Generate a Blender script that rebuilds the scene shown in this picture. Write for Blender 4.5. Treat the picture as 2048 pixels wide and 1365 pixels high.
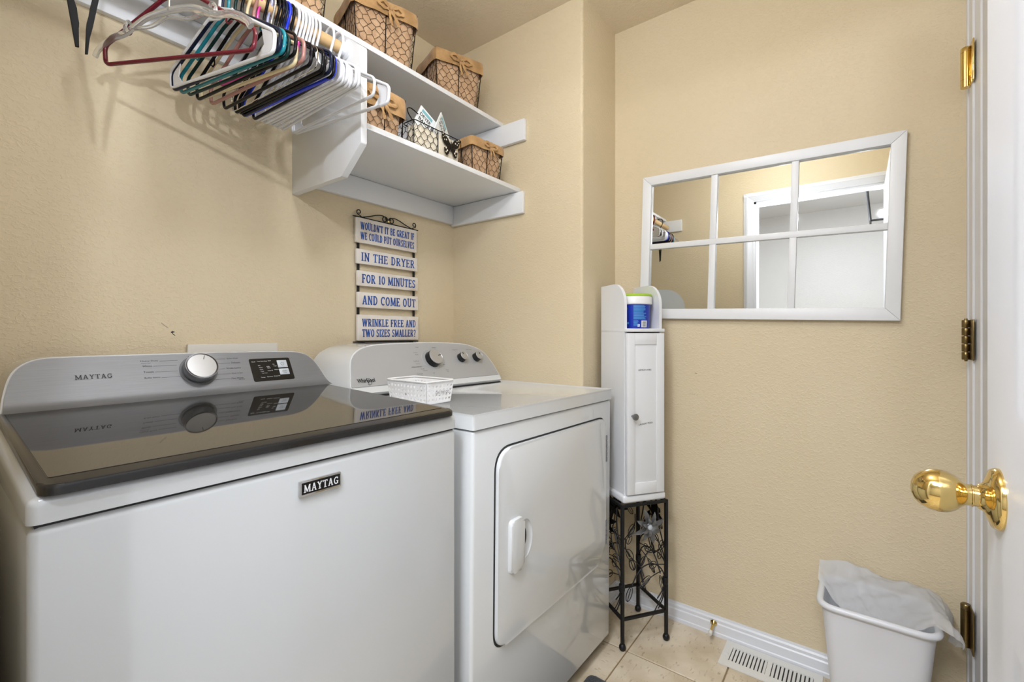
import bpy, bmesh, math, random
from mathutils import Vector, Matrix, noise
random.seed(7)
PI = math.pi
C = bpy.context.scene.collection
for o in list(bpy.data.objects): bpy.data.objects.remove(o)

# ---------------------------------------------------------------- camera, world, lights, exposure
cam_d = bpy.data.cameras.new('camera'); cam = bpy.data.objects.new('camera', cam_d); C.objects.link(cam)
cam.location = (0, 0, 1.14); cam.rotation_euler = (PI/2, 0, math.radians(37.26-90))
cam_d.sensor_width = 36; cam_d.lens = 912/2048*36; cam_d.shift_y = -14.5/2048
cam_d.clip_start = 0.01; cam_d.clip_end = 50
bpy.context.scene.camera = cam
W = bpy.data.worlds.new('world'); bpy.context.scene.world = W; W.use_nodes = True
W.node_tree.nodes['Background'].inputs[0].default_value = (1, .98, .95, 1)
W.node_tree.nodes['Background'].inputs[1].default_value = .25
vs = bpy.context.scene.view_settings
vs.view_transform = 'Standard'; vs.look = 'None'; vs.gamma = 1; vs.use_curve_mapping = False; vs.exposure = 1.02
LAUNDRY_W, HALL_W, LANTERN_W, FLASH_W = 7.5, 24.0, 14.0, 7.5
def area_light(name, loc, rot, size, power, col, shape='DISK', size_y=None):
    l = bpy.data.lights.new(name, 'AREA'); l.shape = shape; l.size = size; l.energy = power; l.color = col
    if size_y: l.size_y = size_y
    o = bpy.data.objects.new(name, l); C.objects.link(o); o.location = loc; o.rotation_euler = rot
    return o
def point_light(name, loc, radius, power, col):
    l = bpy.data.lights.new(name, 'POINT'); l.shadow_soft_size = radius; l.energy = power; l.color = col
    o = bpy.data.objects.new(name, l); C.objects.link(o); o.location = loc; return o
point_light('ceiling_light_glow', (.62, .42, 2.20), .07, LAUNDRY_W, (.87, .91, 1.0))
point_light('lantern_glow', (-.72, -.140, 2.045), .025, LANTERN_W, (.87, .91, 1.0))
point_light('photographers_light', (-.03, .353, 1.935), .014, FLASH_W, (.87, .91, 1.0))
area_light('hall_fill_light', (-.75, .28, 2.40), (0, 0, 0), .8, HALL_W, (.87, .91, 1.0))  # soft fill added below the hall ceiling, no fixture belongs to it

# ---------------------------------------------------------------- materials
def lin(c):
    if isinstance(c, str):
        c = c.lstrip('#'); c = [int(c[i:i+2], 16)/255 for i in (0, 2, 4)]
        c = [x/12.92 if x <= .04045 else ((x+.055)/1.055)**2.4 for x in c]
    return (c[0], c[1], c[2], 1)
def mat(name, col, rough=.5, metal=0, bump=None, var=None, coat=0, trans=0, ior=1.5, spec=.5, aniso=0, alpha=1, sheen=0, sss=0):
    """bump=(scale, strength, detail)  var=(scale, second colour, low, high)"""
    m = bpy.data.materials.new(name); m.use_nodes = True; nt = m.node_tree; N = nt.nodes; L = nt.links
    b = N['Principled BSDF']; b.inputs['Base Color'].default_value = lin(col); b.inputs['Roughness'].default_value = rough
    b.inputs['Metallic'].default_value = metal; b.inputs['IOR'].default_value = ior
    b.inputs['Specular IOR Level'].default_value = spec; b.inputs['Coat Weight'].default_value = coat
    b.inputs['Coat Roughness'].default_value = .05; b.inputs['Transmission Weight'].default_value = trans
    b.inputs['Alpha'].default_value = alpha; b.inputs['Sheen Weight'].default_value = sheen
    if sss: b.inputs['Subsurface Weight'].default_value = sss; b.inputs['Subsurface Scale'].default_value = .01
    tc = N.new('ShaderNodeTexCoord')
    if var:
        n = N.new('ShaderNodeTexNoise'); n.inputs['Scale'].default_value = var[0]; n.inputs['Detail'].default_value = 6
        L.new(tc.outputs['Object'], n.inputs['Vector'])
        r = N.new('ShaderNodeMapRange'); r.inputs[1].default_value = var[2]; r.inputs[2].default_value = var[3]
        L.new(n.outputs['Fac'], r.inputs[0])
        x = N.new('ShaderNodeMix'); x.data_type = 'RGBA'; x.inputs[6].default_value = lin(col); x.inputs[7].default_value = lin(var[1])
        L.new(r.outputs[0], x.inputs[0]); L.new(x.outputs[2], b.inputs['Base Color'])
    if bump:
        n = N.new('ShaderNodeTexNoise'); n.inputs['Scale'].default_value = bump[0]; n.inputs['Detail'].default_value = bump[2] if len(bump) > 2 else 3
        L.new(tc.outputs['Object'], n.inputs['Vector'])
        bp = N.new('ShaderNodeBump'); bp.inputs['Strength'].default_value = bump[1]; bp.inputs['Distance'].default_value = bump[3] if len(bump) > 3 else .002
        L.new(n.outputs['Fac'], bp.inputs['Height']); L.new(bp.outputs[0], b.inputs['Normal'])
    return m
def wall_paint(name, col, col2):
    m = mat(name, col, .62, var=(2.2, col2, .35, .7))
    nt = m.node_tree; N = nt.nodes; L = nt.links; b = N['Principled BSDF']; tc = N.new('ShaderNodeTexCoord')
    mp = N.new('ShaderNodeMapping'); mp.inputs['Scale'].default_value = (1, 1, 1.5); L.new(tc.outputs['Object'], mp.inputs[0])
    v = N.new('ShaderNodeTexNoise'); v.inputs['Scale'].default_value = 95; v.inputs['Detail'].default_value = 2.5; v.inputs['Distortion'].default_value = .8
    L.new(mp.outputs[0], v.inputs['Vector'])
    r = N.new('ShaderNodeMapRange'); r.inputs[1].default_value = .48; r.inputs[2].default_value = .66; L.new(v.outputs['Fac'], r.inputs[0])
    bp = N.new('ShaderNodeBump'); bp.inputs['Strength'].default_value = .38; bp.inputs['Distance'].default_value = .0022
    L.new(r.outputs[0], bp.inputs['Height']); L.new(bp.outputs[0], b.inputs['Normal'])
    return m
def brushed(name, col, rough, scale, axis_scale):
    m = mat(name, col, rough, .55); nt = m.node_tree; N = nt.nodes; L = nt.links; b = N['Principled BSDF']
    tc = N.new('ShaderNodeTexCoord'); mp = N.new('ShaderNodeMapping'); mp.inputs['Scale'].default_value = axis_scale
    L.new(tc.outputs['Object'], mp.inputs[0]); n = N.new('ShaderNodeTexNoise'); n.inputs['Scale'].default_value = scale; n.inputs['Detail'].default_value = 5
    L.new(mp.outputs[0], n.inputs['Vector'])
    r = N.new('ShaderNodeMapRange'); r.inputs[3].default_value = .82; r.inputs[4].default_value = 1.12; L.new(n.outputs['Fac'], r.inputs[0])
    h = N.new('ShaderNodeHueSaturation'); h.inputs['Color'].default_value = lin(col); L.new(r.outputs[0], h.inputs['Value']); L.new(h.outputs[0], b.inputs['Base Color'])
    return m
M = {}
M['wall'] = wall_paint('tan_wall_paint', '#DACBAC', '#D7C7A6')
M['ceiling'] = wall_paint('ceiling_paint', '#E0D2B8', '#DBCCB0')
M['hallceil'] = wall_paint('hall_white_ceiling', '#D8D8D8', '#D4D4D4')
M['hallwall'] = wall_paint('hall_grey_paint', '#C4C3C2', '#C0BFBE')
M['white'] = mat('white_shelf_paint', '#E4E6E8', .35, bump=(60, .12, 2))
M['trim'] = mat('white_trim_paint', '#DEE0E4', .32, bump=(40, .05, 2))
M['door'] = mat('white_door_paint', '#D9DBDF', .4, bump=(90, .12, 3))
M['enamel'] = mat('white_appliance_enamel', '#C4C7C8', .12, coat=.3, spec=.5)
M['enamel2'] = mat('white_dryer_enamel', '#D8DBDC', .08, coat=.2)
M['darkgap'] = mat('dark_gap_fill', '#1b1c1d', .6)
M['steel'] = brushed('brushed_console_steel', '#B4B6B9', .5, 5, (3, 60, 240))
M['silver'] = mat('silver_console_paint', '#B2B4B6', .42, .25)
M['chrome'] = mat('chrome', '#D8D8D8', .08, 1)
M['satin'] = mat('satin_metal', '#9A9B9C', .28, 1)
M['black'] = mat('black_plastic', '#0e0f10', .25)
M['blackmatte'] = mat('black_matte', '#0c0d0e', .6, spec=.2)
M['ink'] = mat('black_print', '#1c1c1e', .5)
M['grayink'] = mat('grey_print', '#6c6d70', .5)
M['whiteink'] = mat('white_print', '#DDE0E2', .5)
M['lidglass'] = mat('dark_lid_glass', '#2b2926', .03, 0, ior=1.5, spec=.5)
M['lidframe'] = mat('charcoal_lid_frame', '#242322', .16, spec=.5)
M['panelblack'] = mat('control_panel_black', '#131417', .1)
M['buttonsilver'] = mat('silver_button', '#C3CBD2', .3)
M['brass'] = mat('polished_brass', '#DCC17E', .09, 1)
M['antbrass'] = mat('aged_brass', '#7C6A45', .3, 1, bump=(200, .2, 3))
M['iron'] = mat('black_wrought_iron', '#17181a', .45, .3, bump=(300, .2, 2))
M['pewter'] = mat('pewter_petal', '#9fa1a3', .4, .6)
M['wire'] = mat('bronze_chicken_wire', '#3A2616', .45, .6)
M['darkwire'] = mat('dark_wire', '#1d1714', .4, .6)
M['vent'] = mat('white_register_metal', '#DDDDD8', .35)
M['binplastic'] = mat('white_bin_plastic', '#DCDEE2', .3, sss=.1)
M['basketplastic'] = mat('white_basket_plastic', '#EDEDED', .35)
M['rod'] = mat('pine_rod', '#D6B88A', .5, var=(9, '#C9A572', .4, .7), bump=(50, .1, 2))
M['mirror'] = mat('mirror_silver', '#E4E6E4', .01, 1)
M['rubber'] = mat('white_rubber', '#D7D5CC', .6)
M['knobgray'] = mat('grey_knob_face', '#B9BABB', .3, .6)
M['boardwhite'] = mat('distressed_white_board', '#E2DCD3', .6, var=(14, '#D2C6B6', .5, .75))
M['signblue'] = mat('blue_sign_paint', '#1F4690', .5, var=(60, '#2C68BE', .5, .7))
M['boardedge'] = mat('worn_brown_edge', '#7d6a55', .7)
M['plate'] = mat('white_cover_plate', '#D6D2C8', .4)
M['bowbrown'] = mat('dark_brown_hem', '#7a5a36', .9)
def fabric(name, c1, c2, s=420):
    m = mat(name, c1, .9, sheen=.2, var=(26, c2, .35, .7)); nt = m.node_tree; N = nt.nodes; L = nt.links; b = N['Principled BSDF']
    tc = N.new('ShaderNodeTexCoord'); w = N.new('ShaderNodeTexVoronoi'); w.inputs['Scale'].default_value = s; L.new(tc.outputs['Object'], w.inputs['Vector'])
    n = N.new('ShaderNodeTexNoise'); n.inputs['Scale'].default_value = 45; L.new(tc.outputs['Object'], n.inputs['Vector'])
    a = N.new('ShaderNodeMath'); a.operation = 'MULTIPLY_ADD'; a.inputs[1].default_value = .35; L.new(w.outputs[0], a.inputs[0]); L.new(n.outputs['Fac'], a.inputs[2])
    bp = N.new('ShaderNodeBump'); bp.inputs['Strength'].default_value = .6; bp.inputs['Distance'].default_value = .003; L.new(a.outputs[0], bp.inputs['Height']); L.new(bp.outputs[0], b.inputs['Normal'])
    return m
M['burlap'] = fabric('tan_burlap', '#BD9664', '#A07B4C')
M['liner'] = fabric('pale_burlap_liner', '#C9A885', '#AE8B68', 300)
M['cream'] = fabric('cream_cloth', '#E4DCC8', '#D8CDB4', 300)
M['rug'] = fabric('charcoal_rug', '#3d3e43', '#2c2d31', 160)
# travertine tile
def tile_mat():
    m = mat('travertine_tile', '#DDD1BB', .38, var=(7, '#C2B296', .38, .66)); nt = m.node_tree; N = nt.nodes; L = nt.links; b = N['Principled BSDF']
    tc = N.new('ShaderNodeTexCoord'); mp = N.new('ShaderNodeMapping'); mp.inputs['Scale'].default_value = (1, 2.4, 1); mp.inputs['Rotation'].default_value = (0, 0, .6)
    L.new(tc.outputs['Object'], mp.inputs[0])
    n = N.new('ShaderNodeTexNoise'); n.inputs['Scale'].default_value = 34; n.inputs['Detail'].default_value = 5; L.new(mp.outputs[0], n.inputs['Vector'])
    r = N.new('ShaderNodeMapRange'); r.inputs[1].default_value = .60; r.inputs[2].default_value = .70; L.new(n.outputs['Fac'], r.inputs[0])
    x = N.new('ShaderNodeMix'); x.data_type = 'RGBA'; x.inputs[7].default_value = lin('#9C8B6E')
    src = b.inputs['Base Color'].links[0].from_socket; L.new(src, x.inputs[6])
    mu = N.new('ShaderNodeMath'); mu.operation = 'MULTIPLY'; mu.inputs[1].default_value = .75; L.new(r.outputs[0], mu.inputs[0]); L.new(mu.outputs[0], x.inputs[0])
    L.new(x.outputs[2], b.inputs['Base Color']); return m
M['tile'] = tile_mat()
M['grout'] = mat('tan_grout', '#8d7a5c', .9, bump=(200, .3, 2))
M['tubblue'] = mat('blue_label', '#0B2FA8', .3)
M['labelcyan'] = mat('cyan_print', '#4F9AD8', .4)
M['lime'] = mat('lime_plastic', '#A9CE3A', .35)
M['cardwhite'] = mat('white_card', '#E8ECEC', .5)
M['cardteal'] = mat('teal_print', '#7FB6C0', .5)
def plastic(name, c, r=.22): return mat(name, c, r, coat=.2) if not name.startswith(('black', 'navy', 'dark')) else mat(name, c, .24, spec=.22)
def thin_film():
    m = mat('frosted_bin_liner', '#F2F4F7', .2, spec=.6, bump=(45, .5, 4, .004)); nt = m.node_tree; N = nt.nodes; L = nt.links; b = N['Principled BSDF']
    t = N.new('ShaderNodeBsdfTransparent'); tl = N.new('ShaderNodeBsdfTranslucent'); tl.inputs[0].default_value = (.9, .92, .95, 1)
    x = N.new('ShaderNodeMixShader'); x.inputs[0].default_value = .45; L.new(b.outputs[0], x.inputs[1]); L.new(tl.outputs[0], x.inputs[2])
    y = N.new('ShaderNodeMixShader'); y.inputs[0].default_value = .25; L.new(x.outputs[0], y.inputs[1]); L.new(t.outputs[0], y.inputs[2])
    L.new(y.outputs[0], N['Material Output'].inputs[0]); return m
M['film'] = thin_film()
M['clear'] = mat('clear_plastic', '#F2F3F2', .05, trans=.85, ior=1.45)
M['lamp_glass'] = mat('lamp_glass', '#FFFFFF', .3)
_b = M['lamp_glass'].node_tree.nodes['Principled BSDF']; _b.inputs['Emission Color'].default_value = (1, .95, .88, 1); _b.inputs['Emission Strength'].default_value = 3

# ---------------------------------------------------------------- geometry helpers
def V(*a): return Vector(a)
def obj(name, bm, m, parent=None, smooth=40, **props):
    me = bpy.data.meshes.new(name)
    if isinstance(bm, bmesh.types.BMesh):
        bm.normal_update(); bm.to_mesh(me); bm.free()
    else: me = bm
    if m: me.materials.clear(); me.materials.append(M[m] if isinstance(m, str) else m)
    if smooth and len(me.polygons):
        me.polygons.foreach_set('use_smooth', [True]*len(me.polygons)); me.set_sharp_from_angle(angle=math.radians(smooth))
    o = bpy.data.objects.new(name, me); C.objects.link(o)
    if parent:
        o.parent = parent
        o.matrix_parent_inverse = world_of(parent).inverted()
    for k, v in props.items(): o[k] = v
    return o
def world_of(o):
    m = o.matrix_basis.copy() if not o.parent else world_of(o.parent) @ o.matrix_parent_inverse @ o.matrix_basis
    return m
def thing(name, label, cat, loc=(0, 0, 0), rot=(0, 0, 0), group=None):
    o = bpy.data.objects.new(name, None); C.objects.link(o); o.empty_display_size = .05
    o.location = loc; o.rotation_euler = rot; o['label'] = label; o['category'] = cat
    if group: o['group'] = group
    return o
def tag(o, label, cat, group=None):
    o['label'] = label; o['category'] = cat
    if group: o['group'] = group
    return o
def struct(name, bm, m, parent=None, **k):
    o = obj(name, bm, m, parent, **k)
    if not parent: o['kind'] = 'structure'
    return o
def NB(): return bmesh.new()
def box(bm, x0, x1, y0, y1, z0, z1, bev=0, seg=2, mx=None):
    vs_ = [bm.verts.new(v) for v in ((x0,y0,z0),(x1,y0,z0),(x1,y1,z0),(x0,y1,z0),(x0,y0,z1),(x1,y0,z1),(x1,y1,z1),(x0,y1,z1))]
    fs = [bm.faces.new([vs_[i] for i in f]) for f in ((0,3,2,1),(4,5,6,7),(0,1,5,4),(1,2,6,5),(2,3,7,6),(3,0,4,7))]
    if mx is not None:
        for v in vs_: v.co = mx @ v.co
    if bev:
        es = list({e for f in fs for e in f.edges})
        bmesh.ops.bevel(bm, geom=es, offset=bev, segments=seg, profile=.5, affect='EDGES')
    return bm
def B(*a, **k): return box(NB(), *a, **k)
def ring_frames(pts, closed):
    n = len(pts); T = []
    for i in range(n):
        a = pts[i-1] if (i > 0 or closed) else pts[i]; b = pts[(i+1) % n] if (i < n-1 or closed) else pts[i]
        t = (b-a); T.append(t.normalized() if t.length > 1e-9 else V(0, 0, 1))
    up = V(0, 0, 1) if abs(T[0].z) < .9 else V(1, 0, 0)
    nrm = (up - T[0]*up.dot(T[0])).normalized(); F = []
    for i in range(n):
        nrm = (nrm - T[i]*nrm.dot(T[i]))
        nrm = nrm.normalized() if nrm.length > 1e-6 else V(1, 0, 0)
        F.append((nrm.copy(), T[i].cross(nrm)))
    return F
def tube(bm, pts, r, n=8, closed=False, flat=1.0, mx=None, up=None):
    """sweep; r number or list; flat scales along first normal; up fixes the normal direction"""
    pts = [Vector(p) for p in pts]; F = ring_frames(pts, closed); rings = []
    for i, p in enumerate(pts):
        a, b = F[i]
        if up is not None:
            u_ = Vector(up); t = a.cross(b); a2 = u_ - t*u_.dot(t)
            if a2.length > 1e-4: a = a2.normalized(); b = t.cross(a)
        rr = r[i] if isinstance(r, (list, tuple)) else r
        rings.append([bm.verts.new(p + a*math.cos(2*PI*k/n)*rr*flat + b*math.sin(2*PI*k/n)*rr) for k in range(n)])
    m = len(rings)
    for i in range(m if closed else m-1):
        A, Bq = rings[i], rings[(i+1) % m]
        for k in range(n): bm.faces.new((A[k], A[(k+1) % n], Bq[(k+1) % n], Bq[k]))
    if not closed: bm.faces.new(rings[0][::-1]); bm.faces.new(rings[-1])
    if mx is not None:
        for R in rings:
            for v in R: v.co = mx @ v.co
    return bm
def lathe(bm, prof, n=24, mx=None, cap=True):
    """prof: (r, z) list, axis z"""
    rings = []
    for r, z in prof:
        rings.append([bm.verts.new((r*math.cos(2*PI*k/n), r*math.sin(2*PI*k/n), z)) for k in range(n)])
    for i in range(len(rings)-1):
        A, Bq = rings[i], rings[i+1]
        for k in range(n): bm.faces.new((A[k], A[(k+1) % n], Bq[(k+1) % n], Bq[k]))
    if cap: bm.faces.new(rings[0][::-1]); bm.faces.new(rings[-1])
    if mx is not None:
        for R in rings:
            for v in R: v.co = mx @ v.co
    return bm
def fr(o, u, v):
    """matrix with columns u, v, u x v at o"""
    u = Vector(u).normalized(); v = Vector(v).normalized(); w = u.cross(v)
    m = Matrix.Identity(4)
    for i in range(3): m[i][0] = u[i]; m[i][1] = v[i]; m[i][2] = w[i]; m[i][3] = o[i]
    return m
def prism(bm, out, d0, d1, mx=None, bev=0, seg=2, bev_all=False):
    """outline in xy plane, extruded z d0..d1"""
    a = [bm.verts.new((x, y, d0)) for x, y in out]; b = [bm.verts.new((x, y, d1)) for x, y in out]; n = len(out)
    f1 = bm.faces.new(a[::-1]); f2 = bm.faces.new(b)
    for i in range(n): bm.faces.new((a[i], a[(i+1) % n], b[(i+1) % n], b[i]))
    nv = a+b
    if bev:
        es = list(f2.edges) + (list(f1.edges) if bev_all else [])
        r = bmesh.ops.bevel(bm, geom=es, offset=bev, segments=seg, profile=.5, affect='EDGES')
        nv = [v for v in {*r['verts'], *[v for v in nv if v.is_valid]}]
    if mx is not None:
        for v in nv: v.co = mx @ v.co
    return bm
def fillet(pts, rad, n=6, closed=True):
    """rounded polyline in 2D or 3D"""
    P_ = [Vector(p) for p in pts]; out = []; m = len(P_)
    for i in range(m):
        if not closed and i in (0, m-1): out.append(P_[i]); continue
        r = rad[i] if isinstance(rad, (list, tuple)) else rad
        p, a, b = P_[i], P_[i-1], P_[(i+1) % m]
        if r <= 0: out.append(p); continue
        da, db = (a-p), (b-p); la, lb = da.length, db.length; da.normalize(); db.normalize()
        ang = da.angle(db); d = min(r/math.tan(ang/2), la*.49, lb*.49)
        s, e = p+da*d, p+db*d
        for k in range(n+1):
            t = k/n; out.append(s*(1-t)**2 + p*2*t*(1-t) + e*t*t)
    return out
def rrect(x0, x1, y0, y1, r, n=6): return [tuple(p) for p in fillet([(x0,y0),(x1,y0),(x1,y1),(x0,y1)], r, n)]
def bez(p, n=16):
    """Catmull-Rom through points"""
    P_ = [Vector(q) for q in p]; out = []
    for i in range(len(P_)-1):
        a = P_[i-1] if i else P_[0]*2-P_[1]; b, c_ = P_[i], P_[i+1]; d = P_[i+2] if i+2 < len(P_) else P_[-1]*2-P_[-2]
        for k in range(n):
            t = k/n
            out.append(.5*((2*b)+(c_-a)*t+(2*a-5*b+4*c_-d)*t*t+(3*b-a-3*c_+d)*t**3))
    out.append(P_[-1]); return out
_tc = {}
def text_mesh(s, w, h, mx, th=.0004, align='L', bold=0, keep=True):
    """built-in font text fitted to box w x h, lower-left at frame origin"""
    cu = bpy.data.curves.new('t', 'FONT'); cu.body = s; cu.resolution_u = 3; cu.offset = bold; cu.extrude = 0
    o = bpy.data.objects.new('t', cu); C.objects.link(o); dg = bpy.context.evaluated_depsgraph_get(); dg.update()
    me = bpy.data.meshes.new_from_object(o.evaluated_get(dg)); bpy.data.objects.remove(o); bpy.data.curves.remove(cu)
    xs = [v.co.x for v in me.vertices]; ys = [v.co.y for v in me.vertices]
    x0, x1, y0, y1 = min(xs), max(xs), min(ys), max(ys)
    for v in me.vertices:
        v.co = mx @ V((v.co.x-x0)/(x1-x0)*w, (v.co.y-y0)/(y1-y0)*h, th)
    return me
def texts(name, items, m, parent):
    """items: (string, w, h, matrix) joined into one printed part"""
    bm = NB()
    for it in items:
        me = text_mesh(*it[:4], bold=it[4] if len(it) > 4 else 0); bm.from_mesh(me); bpy.data.meshes.remove(me)
    return obj(name, bm, m, parent, smooth=0)
# slab-serif stroke letters -------------------------------------------------
T_, H_ = .17, .10      # stem and hairline widths
def _ar(cx, cy, rx, ry, a0, a1, n=10): return [(cx+rx*math.cos(math.radians(a0+(a1-a0)*k/n)), cy+ry*math.sin(math.radians(a0+(a1-a0)*k/n))) for k in range(n+1)]
def G():
    g = {}
    S = lambda x, y, w=.26: ('s', x, y, w)
    L_ = lambda *p, t=T_: ('p', p, t)
    g['I'] = (.3, [L_((.15,0),(.15,1)), S(.15,0,.3), S(.15,1,.3)])
    g['N'] = (.66, [L_((.12,0),(.12,1),t=H_+.03), L_((.12,1),(.54,0)), L_((.54,0),(.54,1),t=H_+.03), S(.12,0), S(.1,1), S(.54,1)])
    g['T'] = (.6, [L_((.3,0),(.3,1)), L_((.02,.95),(.58,.95),t=H_), L_((.05,1),(.05,.76),t=H_), L_((.55,1),(.55,.76),t=H_), S(.3,0,.32)])
    g['H'] = (.66, [L_((.14,0),(.14,1)), L_((.52,0),(.52,1)), L_((.14,.52),(.52,.52),t=H_), S(.14,0), S(.14,1), S(.52,0), S(.52,1)])
    g['E'] = (.56, [L_((.14,0),(.14,1)), L_((.1,.05),(.52,.05),t=H_), L_((.1,.95),(.5,.95),t=H_), L_((.14,.52),(.38,.52),t=H_), L_((.5,0),(.5,.24),t=H_), L_((.48,1),(.48,.78),t=H_), L_((.38,.42),(.38,.62),t=H_), S(.12,0), S(.12,1)])
    g['F'] = (.54, [L_((.14,0),(.14,1)), L_((.1,.95),(.5,.95),t=H_), L_((.14,.52),(.38,.52),t=H_), L_((.48,1),(.48,.76),t=H_), L_((.38,.42),(.38,.62),t=H_), S(.14,0,.3), S(.12,1)])
    g['L'] = (.54, [L_((.14,0),(.14,1)), L_((.1,.05),(.5,.05),t=H_), L_((.48,0),(.48,.26),t=H_), S(.12,0), S(.14,1,.3)])
    g['D'] = (.64, [L_((.14,0),(.14,1)), L_(*([(.14,.95),(.26,.95)]+_ar(.26,.5,.27,.45,90,-90)+[(.26,.05),(.14,.05)]),t=T_*.8), S(.1,0,.2), S(.1,1,.2)])
    g['O'] = (.64, [L_(*_ar(.32,.5,.23,.44,0,360,20),t=T_*.9)])
    g['0'] = (.56, [L_(*_ar(.28,.5,.19,.44,0,360,20),t=T_*.8)])
    g['C'] = (.6, [L_(*_ar(.33,.5,.24,.44,50,310,14),t=T_*.85), L_((.52,.98),(.52,.7),t=H_)])
    g['G'] = (.64, [L_(*_ar(.33,.5,.24,.44,50,320,14),t=T_*.85), L_((.52,.98),(.52,.7),t=H_), L_((.52,.06),(.52,.42)), S(.48,.44,.28)])
    g['U'] = (.66, [L_(*([(.14,1),(.14,.32)]+_ar(.33,.3,.19,.24,180,360)+[(.52,.32),(.52,1)]),t=T_*.85), S(.14,1), S(.52,1)])
    g['R'] = (.66, [L_((.14,0),(.14,1)), L_(*([(.14,.95),(.3,.95)]+_ar(.3,.73,.2,.22,90,-90)+[(.3,.5),(.14,.5)]),t=T_*.7), L_((.3,.5),(.54,.02)), S(.14,0), S(.1,1,.2), S(.57,0,.16)])
    g['P'] = (.58, [L_((.14,0),(.14,1)), L_(*([(.14,.95),(.3,.95)]+_ar(.3,.7,.2,.25,90,-90)+[(.3,.45),(.14,.45)]),t=T_*.7), S(.14,0,.3), S(.1,1,.2)])
    g['B'] = (.6, [L_((.14,0),(.14,1)), L_(*([(.14,.95),(.28,.95)]+_ar(.28,.74,.18,.21,90,-90)+[(.28,.53),(.14,.53)]),t=T_*.65), L_(*([(.14,.53),(.3,.53)]+_ar(.3,.29,.2,.24,90,-90)+[(.3,.05),(.14,.05)]),t=T_*.65), S(.1,0,.2), S(.1,1,.2)])
    g['A'] = (.66, [L_((.12,0),(.32,1),t=H_+.03), L_((.34,1),(.54,0)), L_((.2,.34),(.46,.34),t=H_), S(.12,0,.24), S(.54,0,.24)])
    g['V'] = (.66, [L_((.12,1),(.32,0)), L_((.34,0),(.54,1),t=H_+.03), S(.12,1,.24), S(.54,1,.24)])
    g['Y'] = (.62, [L_((.1,1),(.31,.5)), L_((.52,1),(.31,.5),t=H_+.03), L_((.31,.5),(.31,0)), S(.1,1,.24), S(.52,1,.24), S(.31,0,.3)])
    g['W'] = (.94, [L_((.1,1),(.27,0)), L_((.27,0),(.46,1),t=H_+.03), L_((.46,1),(.64,0)), L_((.64,0),(.84,1),t=H_+.03), S(.1,1,.24), S(.47,1,.2), S(.84,1,.22)])
    g['M'] = (.82, [L_((.12,0),(.14,1),t=H_+.03), L_((.14,1),(.41,.08)), L_((.41,.08),(.68,1),t=H_+.03), L_((.69,1),(.7,0)), S(.12,0), S(.1,1,.16), S(.7,0), S(.72,1,.16)])
    g['K'] = (.64, [L_((.14,0),(.14,1)), L_((.5,1),(.16,.45),t=H_+.03), L_((.26,.58),(.54,0)), S(.14,0), S(.14,1), S(.52,0,.2), S(.5,1,.2)])
    g['S'] = (.54, [L_(*(_ar(.27,.73,.17,.21,40,200,8)+[(.27,.5)]+_ar(.27,.27,.18,.22,60,-150,10)),t=T_*.8), L_((.46,.98),(.46,.76),t=H_), L_((.08,.02),(.08,.24),t=H_)])
    g['Z'] = (.54, [L_((.06,.95),(.48,.95),t=H_), L_((.46,.95),(.08,.05)), L_((.06,.05),(.5,.05),t=H_), L_((.09,1),(.09,.76),t=H_), L_((.47,0),(.47,.24),t=H_)])
    g['1'] = (.38, [L_((.2,0),(.2,1)), L_((.2,.96),(.06,.84),t=H_), S(.2,0,.3)])
    g["'"] = (.18, [L_((.09,1),(.07,.78))])
    g['?'] = (.5, [L_(*(_ar(.24,.74,.17,.21,170,-60,10)+[(.24,.4),(.24,.28)]),t=T_*.8), L_((.24,.0),(.24,.14))])
    g[' '] = (.3, [])
    return g
GL = G()
def slab_text(bm, s, w, h, mx, th=.0006, gap=.07):
    tot = sum(GL[c_][0]+gap for c_ in s)-gap; sx = w/tot; x = 0; k = 0
    def quad(a, b, t):
        nonlocal k
        a = V(a[0]*sx, a[1]*h); b = V(b[0]*sx, b[1]*h); d = (b-a)
        if d.length < 1e-7: return
        tt = t*min(sx*1.35, h)/2; n = V(-d.y, d.x).normalized()*tt; k += 1; z = th + (k % 5)*.00004
        q = [bm.verts.new(mx @ V(p.x, p.y, z)) for p in (a+n, a-n, b-n, b+n)]; bm.faces.new(q)
    for c_ in s:
        cw, els = GL[c_]
        for e in els:
            if e[0] == 's':
                yy = e[2]+(.05 if e[2] == 0 else -.05 if e[2] == 1 else 0)
                quad((x+e[1]-e[3]/2, yy), (x+e[1]+e[3]/2, yy), H_*.9)
            else:
                p = e[1]
                for i in range(len(p)-1):
                    a, b = p[i], p[i+1]; ex = .12 if len(p) > 3 else 0
                    quad((x+a[0]-(b[0]-a[0])*ex, a[1]-(b[1]-a[1])*ex), (x+b[0]+(b[0]-a[0])*ex, b[1]+(b[1]-a[1])*ex), e[2])
        x += cw+gap
    return bm

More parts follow.
